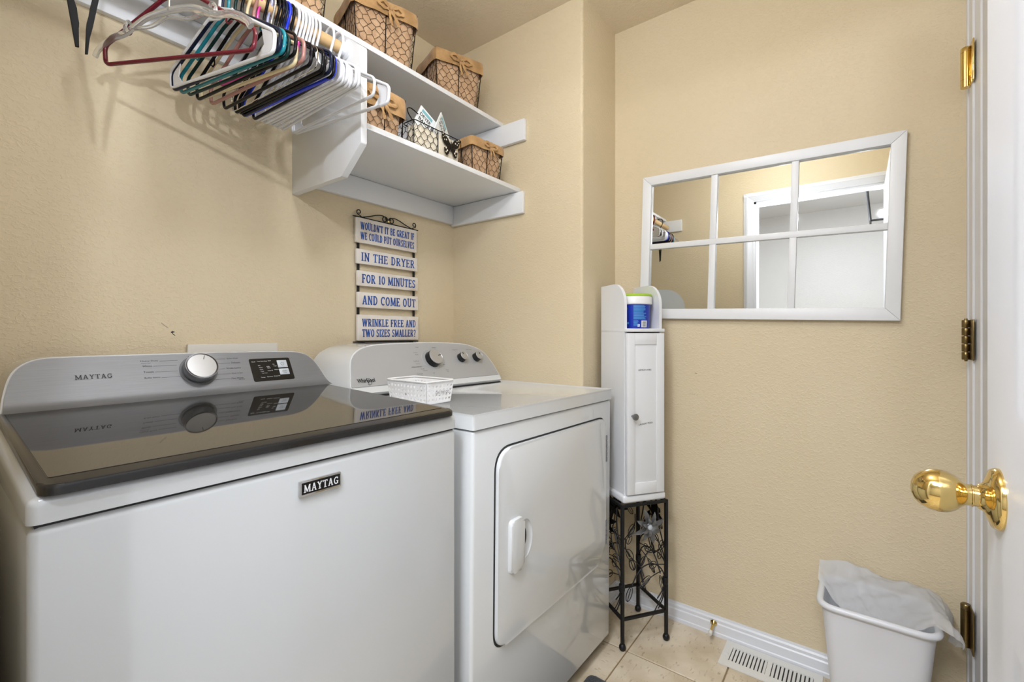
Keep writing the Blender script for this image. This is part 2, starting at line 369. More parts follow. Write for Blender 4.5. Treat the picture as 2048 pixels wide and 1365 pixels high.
# ---------------------------------------------------------------- room shell
YA, XB, XC, YR, YE, XD, ZC = 1.53, 1.553, 1.846, .842, -.262, .02, 2.44
struct('wall_back', B(XD-.11, XB+.12, YA, YA+.11, 0, ZC), 'wall', smooth=0)
bm = NB(); prism(bm, [tuple(p) for p in fillet([(XB, YA), (XB, YR), (XC+.0, YR), (XC, YR+.6), (XB+.3, YA)], [0, .012, 0, 0, 0], 5)], 0, ZC)
struct('wall_right', bm, 'wall')
struct('wall_far', B(XC, XC+.11, YE-.12, YR+.12, 0, ZC), 'wall', smooth=0)
bm = NB(); box(bm, XD, 1.0, YE-.12, YE, 0, ZC); box(bm, 1.0, XC, YE-.12, YE, 2.10, ZC); struct('wall_front', bm, 'wall', smooth=0)
bm = NB(); box(bm, XD-.11, XD, .60, YA, 0, ZC); box(bm, XD-.11, XD, -1.2, -.165, 0, ZC); box(bm, XD-.11, XD, -.165, .60, 2.085, ZC)
struct('wall_left', bm, 'wall', smooth=0)
struct('ceiling', B(XD-.11, XC+.11, -1.3, YA+.11, ZC, ZC+.1), 'ceiling', smooth=0)
struct('ceiling_hall', B(-2.3, XD-.111, -1.3, YA+.11, ZC, ZC+.1), 'hallceil', smooth=0)
# floor: grout bed with a tile object for every tile
fl = struct('floor', B(-2.3, XC+.11, -1.3, YA+.11, -.1, -.003), 'grout', smooth=0)
tm = obj('floor_tile', B(-.1515, .1515, -.1515, .1515, -.008, 0, bev=.0015, seg=1), 'tile', fl, smooth=0)
first = True
for i in range(-10, 2):
    for j in range(-6, 4):
        x0 = 1.553+i*.308; y0 = .663+j*.308
        o = tm if first else tm.copy()
        if not first: C.objects.link(o)
        first = False
        o.location = (x0+.154, y0+.154, random.uniform(-.0003, .0003)); o.rotation_euler = (0, 0, random.choice((0, PI/2, PI, -PI/2)))
        o.scale = (1, 1, 1)
# hall behind the camera
struct('wall_hall_far', B(-2.3, -2.15, -1.3, 1.64, 0, ZC), 'hallwall', smooth=0)
struct('wall_hall_left', B(-2.2, XD-.11, 1.53, 1.64, 0, ZC), 'hallwall', smooth=0)
struct('wall_hall_right', B(-2.2, XD-.11, -1.3, -1.19, 0, ZC), 'hallwall', smooth=0)

# doorway casing (trim_1) seen in the mirror, jambs
def casing_profile(w, t):   # x across width, y depth
    return [(0,0),(w,0),(w,t*.55),(w*.86,t*.62),(w*.82,t*.9),(w*.62,t),(w*.55,t*.78),(w*.2,t*.72),(w*.12,t*.5),(0,t*.45)]
bm = NB()
prism(bm, [(XD+d, .60+.0+x) for x, d in casing_profile(.065, .016)], 0, 2.15)
prism(bm, [(XD+d, -.165-x) for x, d in casing_profile(.065, .016)][::-1], 0, 2.15)
prof = casing_profile(.065, .016)
prism(bm, [(d, 2.085+x) for x, d in prof], -.665, .23, mx=fr((XD, 0, 0), (1, 0, 0), (0, 0, 1)))
struct('trim_1', bm, 'trim')
bm = NB(); box(bm, XD-.11, XD, .585, .60, 0, 2.085); box(bm, XD-.11, XD, -.165, -.16, 0, 2.085); box(bm, XD-.11, XD, -.165, .60, 2.07, 2.085)
struct('trim_2', bm, 'trim', smooth=0)
# baseboards
def bprof(h=.072, t=.015): return [(0,0),(t,0),(t,h*.18),(t*.8,h*.22),(t*.8,h*.62),(t*.6,h*.68),(t*.6,h*.82),(t*.35,h*.9),(t*.25,h),(0,h)]
def baseboard(name, o, u, L_, n_):
    """runs from o along u for length L_; profile grows along n_"""
    bm = NB(); mx = fr(o, n_, (0, 0, 1))
    w = Vector(n_).cross(V(0, 0, 1)); s = 1 if w.dot(Vector(u)) > 0 else -1
    prism(bm, bprof(), 0, L_*s, mx=mx); bmesh.ops.recalc_face_normals(bm, faces=bm.faces[:])
    return struct(name, bm, 'trim', smooth=12)
baseboard('baseboard_far', (XC, YR, 0), (0, -1, 0), YR-YE, (-1, 0, 0))
baseboard('baseboard_right', (XC, YR, 0), (-1, 0, 0), XC-XB-.01, (0, -1, 0))
baseboard('baseboard_left', (XD, YA, 0), (0, -1, 0), YA-.67, (1, 0, 0))
# scuffs on the walls
def scuff(parent, pts, r, mx, m='ink'):
    bm = NB(); tube(bm, [mx @ V(p[0], p[1], 0) for p in pts], r, 4); return obj('scuff_mark', bm, m, parent, smooth=0)
wb = bpy.data.objects['wall_back']; wf = bpy.data.objects['wall_far']
mxa = fr((.441, YA-.0002, 1.144), (1, 0, 0), (0, 0, 1))
scuff(wb, [(-.004,0),(0,.001),(.004,.001)], .0016, mxa); scuff(wb, [(0,.004),(0,-.004),(.006,-.009)], .0009, mxa)
scuff(wb, [(-.026,.026),(-.018,.018),(-.010,.012)], .0005, mxa, 'grayink')
mxc = fr((XC-.0002, .505, .955), (0, -1, 0), (0, 0, 1))
scuff(wf, [(-.004,.0315),(.004,.031)], .0008, mxc); 
for a in (-.024, -.016, -.008, .002): scuff(wf, [(a,-.05-(a+.024)*.12),(a+.005,-.051-(a+.024)*.12)], .0005, mxc, 'grayink')

# door_2: closed door in the front wall beside the far corner, hinges on its casing
d2 = struct('door_2', B(1.0, 1.6995, YE-.03, YE+.004, .01, 2.0985, bev=.002), 'door')
bm = NB()
prism(bm, [(1.846-x, YE+.001+d) for x, d in [(0,0),(0,.014),(.02,.014),(.023,.011),(.05,.010),(.053,.013),(.085,.013),(.088,.009),(.142,.006),(.146,0)]], 0, 2.10)
bmesh.ops.recalc_face_normals(bm, faces=bm.faces[:])
struct('trim_3', bm, 'trim', smooth=20)
struct('trim_4', B(1.0, XC, YE-.001, YE+.012, 2.10, 2.165, bev=.002), 'trim')
def hinge(name, label, z, m, spring, h=.112):
    t = bpy.data.objects.new(name, None); C.objects.link(t); t.location = (1.785, YE+.02, z); t.parent = d2; t['label'] = label
    x0, y0 = 1.785, YE+.0235; r = .0115 if spring else .009
    obj('hinge_leaf', B(1.735, 1.778, YE+.0135, YE+.017, z-h/2, z+h/2, bev=.001), m, t)
    if spring:
        bm = NB()
        lathe(bm, [(r,-h/2),(r,-h*.32),(r*.94,-h*.318),(r*.94,-h*.312),(r,-h*.31),(r,h*.36),(r*.94,h*.362),(r*.94,h*.368),(r,h*.37),(r,h/2-.003),(r*.8,h/2)], 20, mx=Matrix.Translation((x0, y0, z)))
        obj('spring_barrel', bm, m, t)
    else:
        for k in range(5):
            za = z-h/2+h*k/5
            bm = NB(); lathe(bm, [(r*.9,za+.0006),(r,za+.002),(r,za+h/5-.002),(r*.9,za+h/5-.0006)], 16, mx=Matrix.Translation((x0, y0, 0)))
            obj('knuckle', bm, m, t)
        bm = NB(); lathe(bm, [(.003,z-h/2-.004),(.004,z-h/2),(.004,z+h/2),(.003,z+h/2+.004)], 10, mx=Matrix.Translation((x0, y0, 0))); obj('hinge_pin', bm, m, t)
    return t
hinge('hinge', 'bright brass spring hinge, topmost of three on the white door jamb', 1.885, 'brass', True)
hinge('hinge', 'dull brass knuckle hinge, middle of three on the white door jamb', 1.123, 'antbrass', False)
hinge('hinge', 'tarnished brass spring hinge, lowest of three, beside the waste bin', .325, 'antbrass', True, .118)

# door_1: open entrance door leaf, its face towards the room
dr = thing('door_1', 'open white six-panel door with a brass knob at the right edge', 'door', (.40, -.14, 0)); dr['kind'] = 'structure'
X0, X1, YF = -.0, .782, -.123
del dr['label']; del dr['category']
rows = [(.26, .826), (1.052, 1.62), (1.74, 1.96)]; cols = [(X0+.115, X0+.345), (X1-.345, X1-.115)]
bm = NB()
xs = sorted({X0, X1, *[c_ for p in cols for c_ in p]}); zs = sorted({.01, 2.05, *[c_ for p in rows for c_ in p]})
# slab with recessed panel wells: front face grid minus wells
grid = {}
def gv(x, z):
    k = (round(x, 4), round(z, 4))
    if k not in grid: grid[k] = bm.verts.new((x, YF, z))
    return grid[k]
for i in range(len(xs)-1):
    for j in range(len(zs)-1):
        well = any(abs(xs[i]-c_[0]) < 1e-6 for c_ in cols) and any(abs(zs[j]-r_[0]) < 1e-6 for r_ in rows)
        q = [gv(xs[i], zs[j]), gv(xs[i+1], zs[j]), gv(xs[i+1], zs[j+1]), gv(xs[i], zs[j+1])]
        if not well: bm.faces.new(q[::-1])
        else:
            cur = q
            for ins, dy in ((.010, -.003), (.020, -.0045), (.03, -.0045), (.05, -.0015)):
                a, b, c2, d_ = xs[i]+ins, xs[i+1]-ins, zs[j]+ins, zs[j+1]-ins
                nx = [bm.verts.new((a, YF+dy, c2)), bm.verts.new((b, YF+dy, c2)), bm.verts.new((b, YF+dy, d_)), bm.verts.new((a, YF+dy, d_))]
                for k in range(4): bm.faces.new((cur[k], nx[k], nx[(k+1) % 4], cur[(k+1) % 4]))
                cur = nx
            bm.faces.new(cur[::-1])
box(bm, X0, X1, YF-.035, YF-.0105, .01, 2.05)
box(bm, X0, X0+.02, YF-.012, YF-.0001, .01, 2.05); box(bm, X1-.02, X1, YF-.012, YF-.0001, .01, 2.05)
bmesh.ops.recalc_face_normals(bm, faces=bm.faces[:])
obj('door_panel', bm, 'door', dr, smooth=20)
kb = NB()
kmx = fr((.722, YF, .958), (1, 0, 0), (0, 0, 1)) @ Matrix.Rotation(PI, 4, 'X')   # local z -> +Y
lathe(kb, [(.0335,0),(.0335,.003),(.031,.007),(.022,.010),(.0155,.013),(.0135,.017)], 36, mx=kmx); obj('knob_rose', kb, 'brass', dr, smooth=50)
kb = NB(); lathe(kb, [(.0115,.016),(.0115,.021),(.0125,.0215),(.0125,.0225),(.0115,.023),(.0118,.027),(.0150,.031),(.0200,.036),(.0232,.043),(.0240,.050),(.0230,.058),(.0195,.065),(.0140,.0705),(.007,.0735),(.001,.0742)], 40, mx=kmx); obj('door_knob', kb, 'brass', dr, smooth=60)

# ---------------------------------------------------------------- shelving
ZU, ZL = 2.036, 1.7355
sh = thing('upper_shelf', 'long white wall shelf holding the three burlap baskets near the ceiling', 'shelf', (.8, 1.53, ZU))
obj('shelf_board', B(XD, XB, 1.228, YA, ZU, ZU+.018, bev=.002), 'white', sh)
obj('cleat', B(XB-.02, XB, 1.103, YA, ZU-.09, ZU-.0005, bev=.004), 'white', sh)
obj('cleat', B(XD, XD+.02, 1.103, YA, ZU-.09, ZU-.0005, bev=.004), 'white', sh)
obj('cleat', B(XD+.02, .779, YA-.019, YA, ZU-.085, ZU-.0005, bev=.002), 'white', sh)
obj('cleat', B(.800, XB-.02, YA-.019, YA, ZU-.085, ZU-.0005, bev=.002), 'white', sh)
lo = thing('lower_shelf', 'short white wall shelf below the long one, right of the hanging rod', 'shelf', (1.2, 1.53, ZL))
obj('shelf_board', B(.7995, XB, 1.136, YA, ZL, ZL+.018, bev=.002), 'white', lo)
obj('cleat', B(XB-.02, XB, 1.112, YA, ZL-.092, ZL-.0005, bev=.004), 'white', lo)
obj('cleat', B(.7995, XB-.0205, YA-.019, YA, ZL-.084, ZL-.0005, bev=.002), 'white', lo)
bm = NB(); sidep = fillet([(1.53,1.613),(1.236,1.613),(1.138,1.690),(1.137,1.968),(1.228,2.0355),(1.53,2.0355)], [0,.012,.006,.008,.004,0], 4)
prism(bm, [(-(y), z) for y, z in [tuple(p) for p in sidep]], 0, .0205, mx=fr((.7995, 0, 0), (0, -1, 0), (0, 0, 1)), bev=.002, bev_all=True)
bmesh.ops.recalc_face_normals(bm, faces=bm.faces[:])
obj('side_panel', bm, 'white', lo)
rod = thing('closet_rod', 'pale pine closet rod carrying the clothes hangers under the long shelf', 'rod', (.4, 1.215, 1.982))
rmx = fr((XD, 1.215, 1.982), (0, 1, 0), (0, 0, 1))
bm = NB(); lathe(bm, [(.0168,.003),(.0168,.757)], 28, mx=rmx); obj('rod_pole', bm, 'rod', rod)
for x, s in ((XD+.0002, 1), (.7788, -1)):
    bm = NB(); mx = fr((x, 1.215, 1.982), (0, s, 0), (0, 0, 1)); lathe(bm, [(.030,0),(.030,.005),(.022,.008),(.021,.022),(.0175,.022),(.0175,.004)], 28, mx=mx, cap=True); obj('rod_socket', bm, 'trim', rod)

# ---------------------------------------------------------------- hangers
def hook_pts(zn=-.075, r=.0215, s=1):
    p = [(0, s*r*math.cos(a), .001+r*math.sin(a)) for a in [math.radians(x) for x in range(-35, 181, 12)]]
    return [(0, s*r*math.cos(math.radians(-35)), -.006)] + p + [(0, -s*r, -.012), (0, -s*r*.55, -.032), (0, -s*r*.12, -.05), (0, 0, zn)]
HP = {}
def hanger_meshes(kind, s=1, r=.0042):
    r *= .92
    key = (kind, s, r)
    if key in HP: return HP[key]
    bm = NB(); tube(bm, bez(hook_pts(s=s), 3), r*.92, 8); hk = bpy.data.meshes.new('hook'); bm.to_mesh(hk); bm.free()
    bm = NB(); Wd = .203; zb = -.230
    loop = [(0,-Wd,-.186),(0,-Wd*.98,zb),(0,Wd*.98,zb),(0,Wd,-.186),(0,.045,-.096),(0,0,-.080),(0,-.045,-.096)]
    fp = fillet(loop, [.022,.016,.016,.022,.05,.02,.05], 6)
    if kind == 'wire': tube(bm, fp, .0014, 6, closed=True)
    else:
        tube(bm, fp, r, 8, closed=True)
        if kind == 'notch':
            for sg in (-1, 1):
                tube(bm, [(0,sg*.12,-.138),(0,sg*.118,-.158),(0,sg*.126,-.162),(0,sg*.132,-.156)], r*.5, 6)
        if kind == 'web':
            for sg in (-1, 1):
                pr_ = [(sg*(Wd-.001),-.188),(sg*(Wd-.004),zb+.001),(sg*(Wd-.058),zb+.001),(sg*(Wd-.036),-.205),(sg*(Wd-.045),-.168)]
                prism(bm, [(a*sg*sg, b) for a, b in pr_], -.0012, .0012, mx=fr((0,0,0),(0,1,0),(0,0,1)))
            tube(bm, [(0,-.05,-.094),(0,0,-.105),(0,.05,-.094)], r*.6, 6)
        if kind == 'clip':
            lathe(bm, [(.001,-.003),(.011,-.003),(.013,0),(.011,.003),(.001,.003)], 16, mx=fr((-.006,-.17,-.182),(0,1,0),(0,0,1)))
    bmesh.ops.recalc_face_normals(bm, faces=bm.faces[:])
    bd = bpy.data.meshes.new('hanger_frame'); bm.to_mesh(bd); bm.free()
    for me in (hk, bd):
        me.polygons.foreach_set('use_smooth', [True]*len(me.polygons)); me.set_sharp_from_angle(angle=math.radians(50))
    HP[key] = (hk, bd); return HP[key]
HC = {'white': plastic('white_hanger_plastic', '#E2E4E8'), 'navy': plastic('navy_hanger_plastic', '#141D35'), 'teal': plastic('teal_hanger_plastic', '#0B8090'),
      'green': plastic('dark_green_hanger_plastic', '#12312F'), 'black': plastic('black_hanger_plastic', '#0D0D10'), 'cream': plastic('cream_hanger_plastic', '#E2D2A8'),
      'rose': plastic('dusty_rose_hanger_plastic', '#A97A70'), 'pink': plastic('magenta_hanger_plastic', '#E23BA0'), 'lilac': plastic('lilac_hanger_plastic', '#A9ADCB'),
      'blue': plastic('cobalt_hanger_plastic', '#0C33D8'), 'metal': M['chrome'], 'maroon': plastic('maroon_hanger_plastic', '#6A0F26', .15)}
HG = [  # X, yaw, colour, kind, size, tilt, label
 (.446, 11, 'white', 'web', .0048, 2, 'white plastic hanger with webbed ends, leftmost of the tight row'),
 (.450, 12, 'navy', 'tube', .0042, 0, 'dark navy plastic hanger between the webbed white and the teal one'),
 (.463, 11, 'teal', 'notch', .0045, 0, 'bright teal plastic hanger near the left of the row'),
 (.478, 10, 'green', 'tube', .0042, 1, 'dark bottle-green hanger directly behind the teal one'),
 (.492, 9, 'black', 'notch', .0042, -1, 'black hanger between the dark green and the cream hangers'),
 (.506, 8, 'cream', 'tube', .0045, 3, 'cream-yellow plastic hanger in the left half of the row'),
 (.520, 7, 'rose', 'tube', .0048, 0, 'dusty rose brown plastic hanger right of the cream one'),
 (.531, 8, 'pink', 'tube', .0045, 2, 'hot pink plastic hanger in the middle of the row'),
 (.545, 5, 'black', 'tube', .0042, 0, 'black hanger just right of the hot pink hanger'),
 (.556, 6, 'lilac', 'tube', .0048, 4, 'pale lilac plastic hanger sitting high in the row'),
 (.563, 4, 'metal', 'wire', .0042, 0, 'thin metal wire hanger among the black plastic ones'),
 (.574, 5, 'black', 'clip', .0045, 0, 'black hanger with a round badge at its front end'),
 (.584, 4, 'black', 'tube', .0042, 1, 'black hanger directly left of the dark navy one at the blue hanger'),
 (.592, 5, 'navy', 'tube', .0045, -1, 'dark navy hanger touching the cobalt blue one on its left'),
 (.601, 6, 'blue', 'tube', .0048, 0, 'cobalt blue plastic hanger in the right half of the row'),
 (.613, 2, 'black', 'tube', .0045, 0, 'black hanger between the cobalt blue and the first plain white hanger')]
wn = ['first', 'second', 'third', 'fourth', 'fifth', 'sixth', 'seventh']
for k, (x, a) in enumerate([(.626,4),(.637,3),(.646,2.5),(.656,1.5),(.665,1),(.675,1),(.687,0)]):
    HG.append((x, a, 'white', 'web' if k == 0 else 'tube', .0048 if k == 0 else .0044, random.uniform(-1.5, 1.5), 'plain white plastic hanger, %s of the packed whites counting rightward from the black one' % wn[k]))
HG.append((.728, 2, 'white', 'tube', .0044, 0, 'white plastic hanger, left one of the pair by the rod socket'))
HG.append((.755, 8, 'white', 'web', .0050, 0, 'white webbed hanger, rightmost on the rod, overlapping the shelf side panel'))
for x, yaw, col, kind, r, tilt, lab in HG:
    t = thing('clothes_hanger', lab, 'hanger', (x, 1.215, 1.9985), (math.radians(tilt), 0, math.radians(yaw)), 'hangers on the closet rod')
    if col in ('pink', 'lilac'): t.scale = (.9, .82, .82)
    hk, bd = hanger_meshes(kind, 1, r)
    for nm, me in (('hook', hk), ('hanger_frame', bd)):
        me2 = me if False else me.copy(); me2.materials.append(HC[col] if not (nm == 'hook' and kind == 'wire') else M['chrome'])
        o = bpy.data.objects.new(nm, me2); C.objects.link(o); o.parent = t
    if kind == 'clip':
        bm = NB(); lathe(bm, [(.001,0),(.016,0),(.018,.002),(.012,.003),(.001,.003)], 20, mx=fr((0,-.188,-.200),(1,0,0),(0,.3,1)) @ Matrix.Scale(.7, 4, V(1,0,0))); o = obj('badge', bm, 'whiteink'); o.parent = t; o['label'] = 'oval white-rimmed badge'
t = thing('clothes_hanger', 'maroon plastic hanger with small strap hooks, hung out left of the row', 'hanger', (.364, 1.215, 1.992), (math.radians(2), 0, math.radians(26)), 'hangers on the closet rod')
hk, bd = hanger_meshes('tube', 1, .0050)
for nm, me in (('hook', hk), ('hanger_frame', bd)):
    me2 = me.copy(); me2.materials.append(HC['maroon']); o = bpy.data.objects.new(nm, me2); C.objects.link(o); o.parent = t
for sg in (-1, 1):
    bm = NB(); tube(bm, bez([(0,sg*.128,-.143),(0,sg*.127,-.160),(0,sg*.134,-.166),(0,sg*.142,-.160)], 6), .0022, 8); o = obj('strap_hook', bm, HC['maroon']); o.parent = t
# clear sculpted hanger
t = thing('clothes_hanger', 'clear transparent plastic hanger with sculpted arms, farthest left beside the maroon one', 'hanger', (.345, 1.215, 1.9985), (math.radians(1), 0, math.radians(22)), 'hangers on the closet rod')
arm = bez([(0,-.225,-.212),(0,-.212,-.196),(0,-.175,-.178),(0,-.13,-.172),(0,-.10,-.160),(0,-.06,-.146),(0,0,-.142),(0,.06,-.146),(0,.10,-.160),(0,.13,-.172),(0,.175,-.178),(0,.212,-.196),(0,.225,-.212)], 6)
bm = NB(); tube(bm, arm, .0085, 10, flat=.55, up=(1, 0, 0)); o = obj('hanger_frame', bm, 'clear'); o.parent = t
bm = NB(); tube(bm, bez([(0,-.10,-.166),(0,-.05,-.168),(0,0,-.156),(0,.05,-.168),(0,.10,-.166)], 8), .004, 8); o = obj('cross_brace', bm, 'clear'); o.parent = t
bm = NB(); tube(bm, bez(hook_pts(-.142), 4), .002, 8); o = obj('hook', bm, 'chrome'); o.parent = t
for sg in (-1, 1):
    bm = NB(); tube(bm, bez([(0,sg*.132,-.170),(0,sg*.130,-.154),(0,sg*.122,-.146),(0,sg*.114,-.152)], 6), .0035, 8); o = obj('strap_notch', bm, 'clear'); o.parent = t
# folding black hanger with both arms down
t = thing('folding_hanger', 'black notched folding hanger with both arms hanging straight down, top left', 'hanger', (.205, 1.215, 1.9985))
def bar(pts, mx=None):
    bm = NB(); prism(bm, pts, -.003, .003, mx=fr((.205, 1.215, 1.9985), (1, 0, 0), (0, 0, 1)), bev=.001, bev_all=True)
    bmesh.ops.recalc_face_normals(bm, faces=bm.faces[:]); return bm
obj('folding_arm', bar([(-.040,-.10),(-.031,-.10),(-.015,-.21),(-.011,-.223),(-.0095,-.240),(-.0078,-.252),(-.008,-.259),(-.0095,-.260),(-.0078,-.2975),(-.013,-.2985),(-.0245,-.215)]), 'blackmatte', t)
obj('folding_arm', bar([(.027,-.10),(.035,-.10),(.0215,-.187),(.012,-.250),(.0078,-.272),(.005,-.305),(.001,-.3065),(.0025,-.257),(.0035,-.244),(.0075,-.228),(.0083,-.212),(.0115,-.193)]), 'blackmatte', t)
obj('hub', B(.160, .246, 1.206, 1.224, 1.888, 1.908, bev=.004), 'blackmatte', t)
bm = NB(); tube(bm, [V(*p)+V(.205, 1.215, 1.9985) for p in bez(hook_pts(-.1), 3)], .0028, 8); obj('hook', bm, 'blackmatte', t)

# ---------------------------------------------------------------- wire baskets with burlap
def hexwire(bm, q, cell, r, jit=.12):
    """q: bl, br, tr, tl corners; hex netting mapped on the quad"""
    bl, br, tr, tl = [Vector(p) for p in q]; wq = ((br-bl).length+(tr-tl).length)/2; hq = ((tl-bl).length+(tr-br).length)/2
    a = cell; hy = cell*.72
    nx = int(wq/a)+2; ny = int(hq/hy)+2; cache = {}
    def P_(i, j, k):
        # k: 0 lower, 1 upper vertex of the vertical strut at column i row j
        x = (i + (j % 2)*.5)*a; y = j*hy + (k-.5)*hy*.45
        key = (i, j, k)
        if key not in cache:
            cache[key] = (x+random.uniform(-jit, jit)*a, y+random.uniform(-jit, jit)*a)
        return cache[key]
    def m(p):
        s, t_ = min(1, max(0, p[0]/wq)), min(1, max(0, p[1]/hq)); return (bl*(1-s)+br*s)*(1-t_)+(tl*(1-s)+tr*s)*t_
    def seg(p, q_):
        if all((x[0] < 0 or x[0] > wq or x[1] < 0 or x[1] > hq) for x in (p, q_)): return
        A_, B_ = m(p), m(q_)
        if (A_-B_).length > 1e-4: tube(bm, [A_, B_], r, 3)
    for j in range(ny+1):
        for i in range(-1, nx+1):
            seg(P_(i, j, 0), P_(i, j, 1))
            up = P_(i, j, 1)
            if j % 2 == 0: ns = (P_(i-1, j+1, 0), P_(i, j+1, 0))
            else: ns = (P_(i, j+1, 0), P_(i+1, j+1, 0))
            for n_ in ns: seg(up, n_)
def soft_box(bm, lev, n=10, noise_amp=.003, seed=0, closed_top=False):
    """lev: list of (hx, hy, z, corner radius); rounded rings"""
    rings = []
    for (hx, hy, z, cr) in lev:
        pts = []
        base = fillet([(-hx,-hy),(hx,-hy),(hx,hy),(-hx,hy)], cr, 4)
        # resample evenly along each side
        P_ = []
        for i in range(len(base)):
            a, b = base[i], base[(i+1) % len(base)]; d = (b-a).length; k = max(1, int(round(d/.02))) if d > .03 else 1
            P_ += [a+(b-a)*(t_/k) for t_ in range(k)]
        rings.append([(p.x, p.y, z) for p in P_])
    N_ = min(len(r_) for r_ in rings); out = []
    for r_ in rings:
        # resample to N_ by arclength
        L_ = [0]; 
        for i in range(len(r_)): L_.append(L_[-1]+(Vector(r_[(i+1) % len(r_)])-Vector(r_[i])).length)
        R = []
        for k in range(N_):
            s = L_[-1]*k/N_; i = max(j for j in range(len(r_)) if L_[j] <= s+1e-9); f_ = (s-L_[i])/max(1e-9, L_[i+1]-L_[i])
            p = Vector(r_[i]).lerp(Vector(r_[(i+1) % len(r_)]), f_); nz = noise.noise_vector(p*22+V(seed, seed*2, 0))*noise_amp
            R.append(bm.verts.new(p+nz))
        out.append(R)
    for i in range(len(out)-1):
        for k in range(N_): bm.faces.new((out[i][k], out[i][(k+1) % N_], out[i+1][(k+1) % N_], out[i+1][k]))
    return out
def bow(bm, x, y, z, s, seed):
    rnd = random.Random(seed)
    def ribbon(pts, w):
        tube(bm, bez(pts, 8), [w*(.6+.5*abs(math.sin(k*.5+seed))) for k in range(8*(len(pts)-1)+1)], 8, flat=.25, up=(0, 1, 0))
    ribbon([(x,y,z),(x-.5*s,y-.10*s,z+.32*s),(x-.85*s,y-.08*s,z+.12*s),(x-.5*s,y-.06*s,z-.08*s),(x,y,z)], .11*s)
    ribbon([(x,y,z),(x+.5*s,y-.10*s,z+.22*s),(x+.9*s,y-.08*s,z-.02*s),(x+.5*s,y-.06*s,z-.18*s),(x,y,z)], .11*s)
    ribbon([(x,y-.02*s,z),(x+.22*s,y-.10*s,z-.45*s),(x+.62*s,y-.06*s,z-1.0*s)], .12*s)
    ribbon([(x,y-.02*s,z),(x-.10*s,y-.12*s,z-.5*s),(x+.1*s,y-.06*s,z-1.1*s)], .10*s)
    lathe(bm, [(.01*s,-.13*s),(.13*s,-.09*s),(.16*s,0),(.13*s,.09*s),(.01*s,.13*s)], 10, mx=Matrix.Translation((x, y-.05*s, z)))
def basket(label, x, y, z, w, d, h, yaw, col_h, bx, bs, seed, cell=.027):
    t = thing('wire_basket', label, 'basket', (x, y, z), (0, 0, math.radians(yaw)), 'burlap-lined wire baskets')
    k = .86; hw, hd = w/2, d/2; bw, bd_ = hw*k, hd*k
    def put(name, bm, m, **kw):
        o = obj(name, bm, m, **kw); o.parent = t; return o
    bm = NB(); R = soft_box(bm, [(bw-.004,bd_-.004,.003,.012),(bw+(hw-bw)*.35-.004,bd_+(hd-bd_)*.35-.004,h*.35,.014),(bw+(hw-bw)*.7-.004,bd_+(hd-bd_)*.7-.004,h*.7,.014),(hw-.004,hd-.004,h,.014),(hw-.008,hd-.008,h-.002,.014),(hw-.012,hd-.012,h*.5,.014),(bw-.008,bd_-.008,.008,.012)], noise_amp=.0035, seed=seed)
    bm.faces.new(R[0][::-1]); bm.faces.new(R[-1]); put('burlap_liner', bm, 'liner', smooth=60)
    bm = NB(); soft_box(bm, [(hw-.003,hd-.003,h+.001,.012),(hw+.002,hd+.002,h+.004,.014),(hw+.006,hd+.006,h,.014),(hw+.007,hd+.007,h-col_h*.5,.014),(hw+.006,hd+.006,h-col_h,.014),(hw+.004,hd+.004,h-col_h+.001,.014),(hw+.004,hd+.004,h-.004,.014)], noise_amp=.003, seed=seed+3); put('folded_collar', bm, 'burlap', smooth=60)
    bm = NB()
    c0 = [(-bw,-bd_,.002),(bw,-bd_,.002),(bw,bd_,.002),(-bw,bd_,.002)]; c1 = [(-hw,-hd,h),(hw,-hd,h),(hw,hd,h),(-hw,hd,h)]
    for i in range(4):
        j = (i+1) % 4; hexwire(bm, (c0[i], c0[j], c1[j], c1[i]), cell, .00075)
    put('chicken_wire', bm, 'wire', smooth=0, kind='stuff')
    bm = NB(); tube(bm, c0, .0016, 6, closed=True); tube(bm, c1, .0016, 6, closed=True)
    for i in range(4):
        j = (i+1) % 4; tube(bm, [c0[i], c1[i]], .0017, 6)
        tube(bm, [(Vector(c0[i])+Vector(c0[j]))/2, (Vector(c1[i])+Vector(c1[j]))/2], .0016, 6)
    put('wire_frame', bm, 'darkwire')
    bm = NB(); bow(bm, bx, -hd-.012, h-col_h*.55, bs, seed); bmesh.ops.recalc_face_normals(bm, faces=bm.faces[:]); put('burlap_bow', bm, 'burlap', smooth=60)
    return t
ZUT, ZLT = ZU+.0185, ZL+.0185
basket('burlap wire basket at the left of the upper shelf, cut by the frame edge', .650, 1.335, ZUT, .205, .18, .20, -8, .045, .0, .045, 1)
basket('large burlap-lined wire basket with a bow, second along the upper shelf', .985, 1.350, ZUT, .222, .19, .195, -15, .045, .01, .05, 2)
basket('burlap-lined wire basket with a bow at the right end of the upper shelf', 1.340, 1.345, ZUT, .205, .185, .185, -19, .045, .0, .05, 3)
basket('burlap wire basket on the lower shelf right beside the white side panel', .888, 1.228, ZLT, .145, .13, .135, -2, .062, -.02, .055, 4)
basket('small burlap wire basket at the right end of the lower shelf', 1.360, 1.210, ZLT, .168, .125, .130, -6, .032, .005, .038, 5, .027)
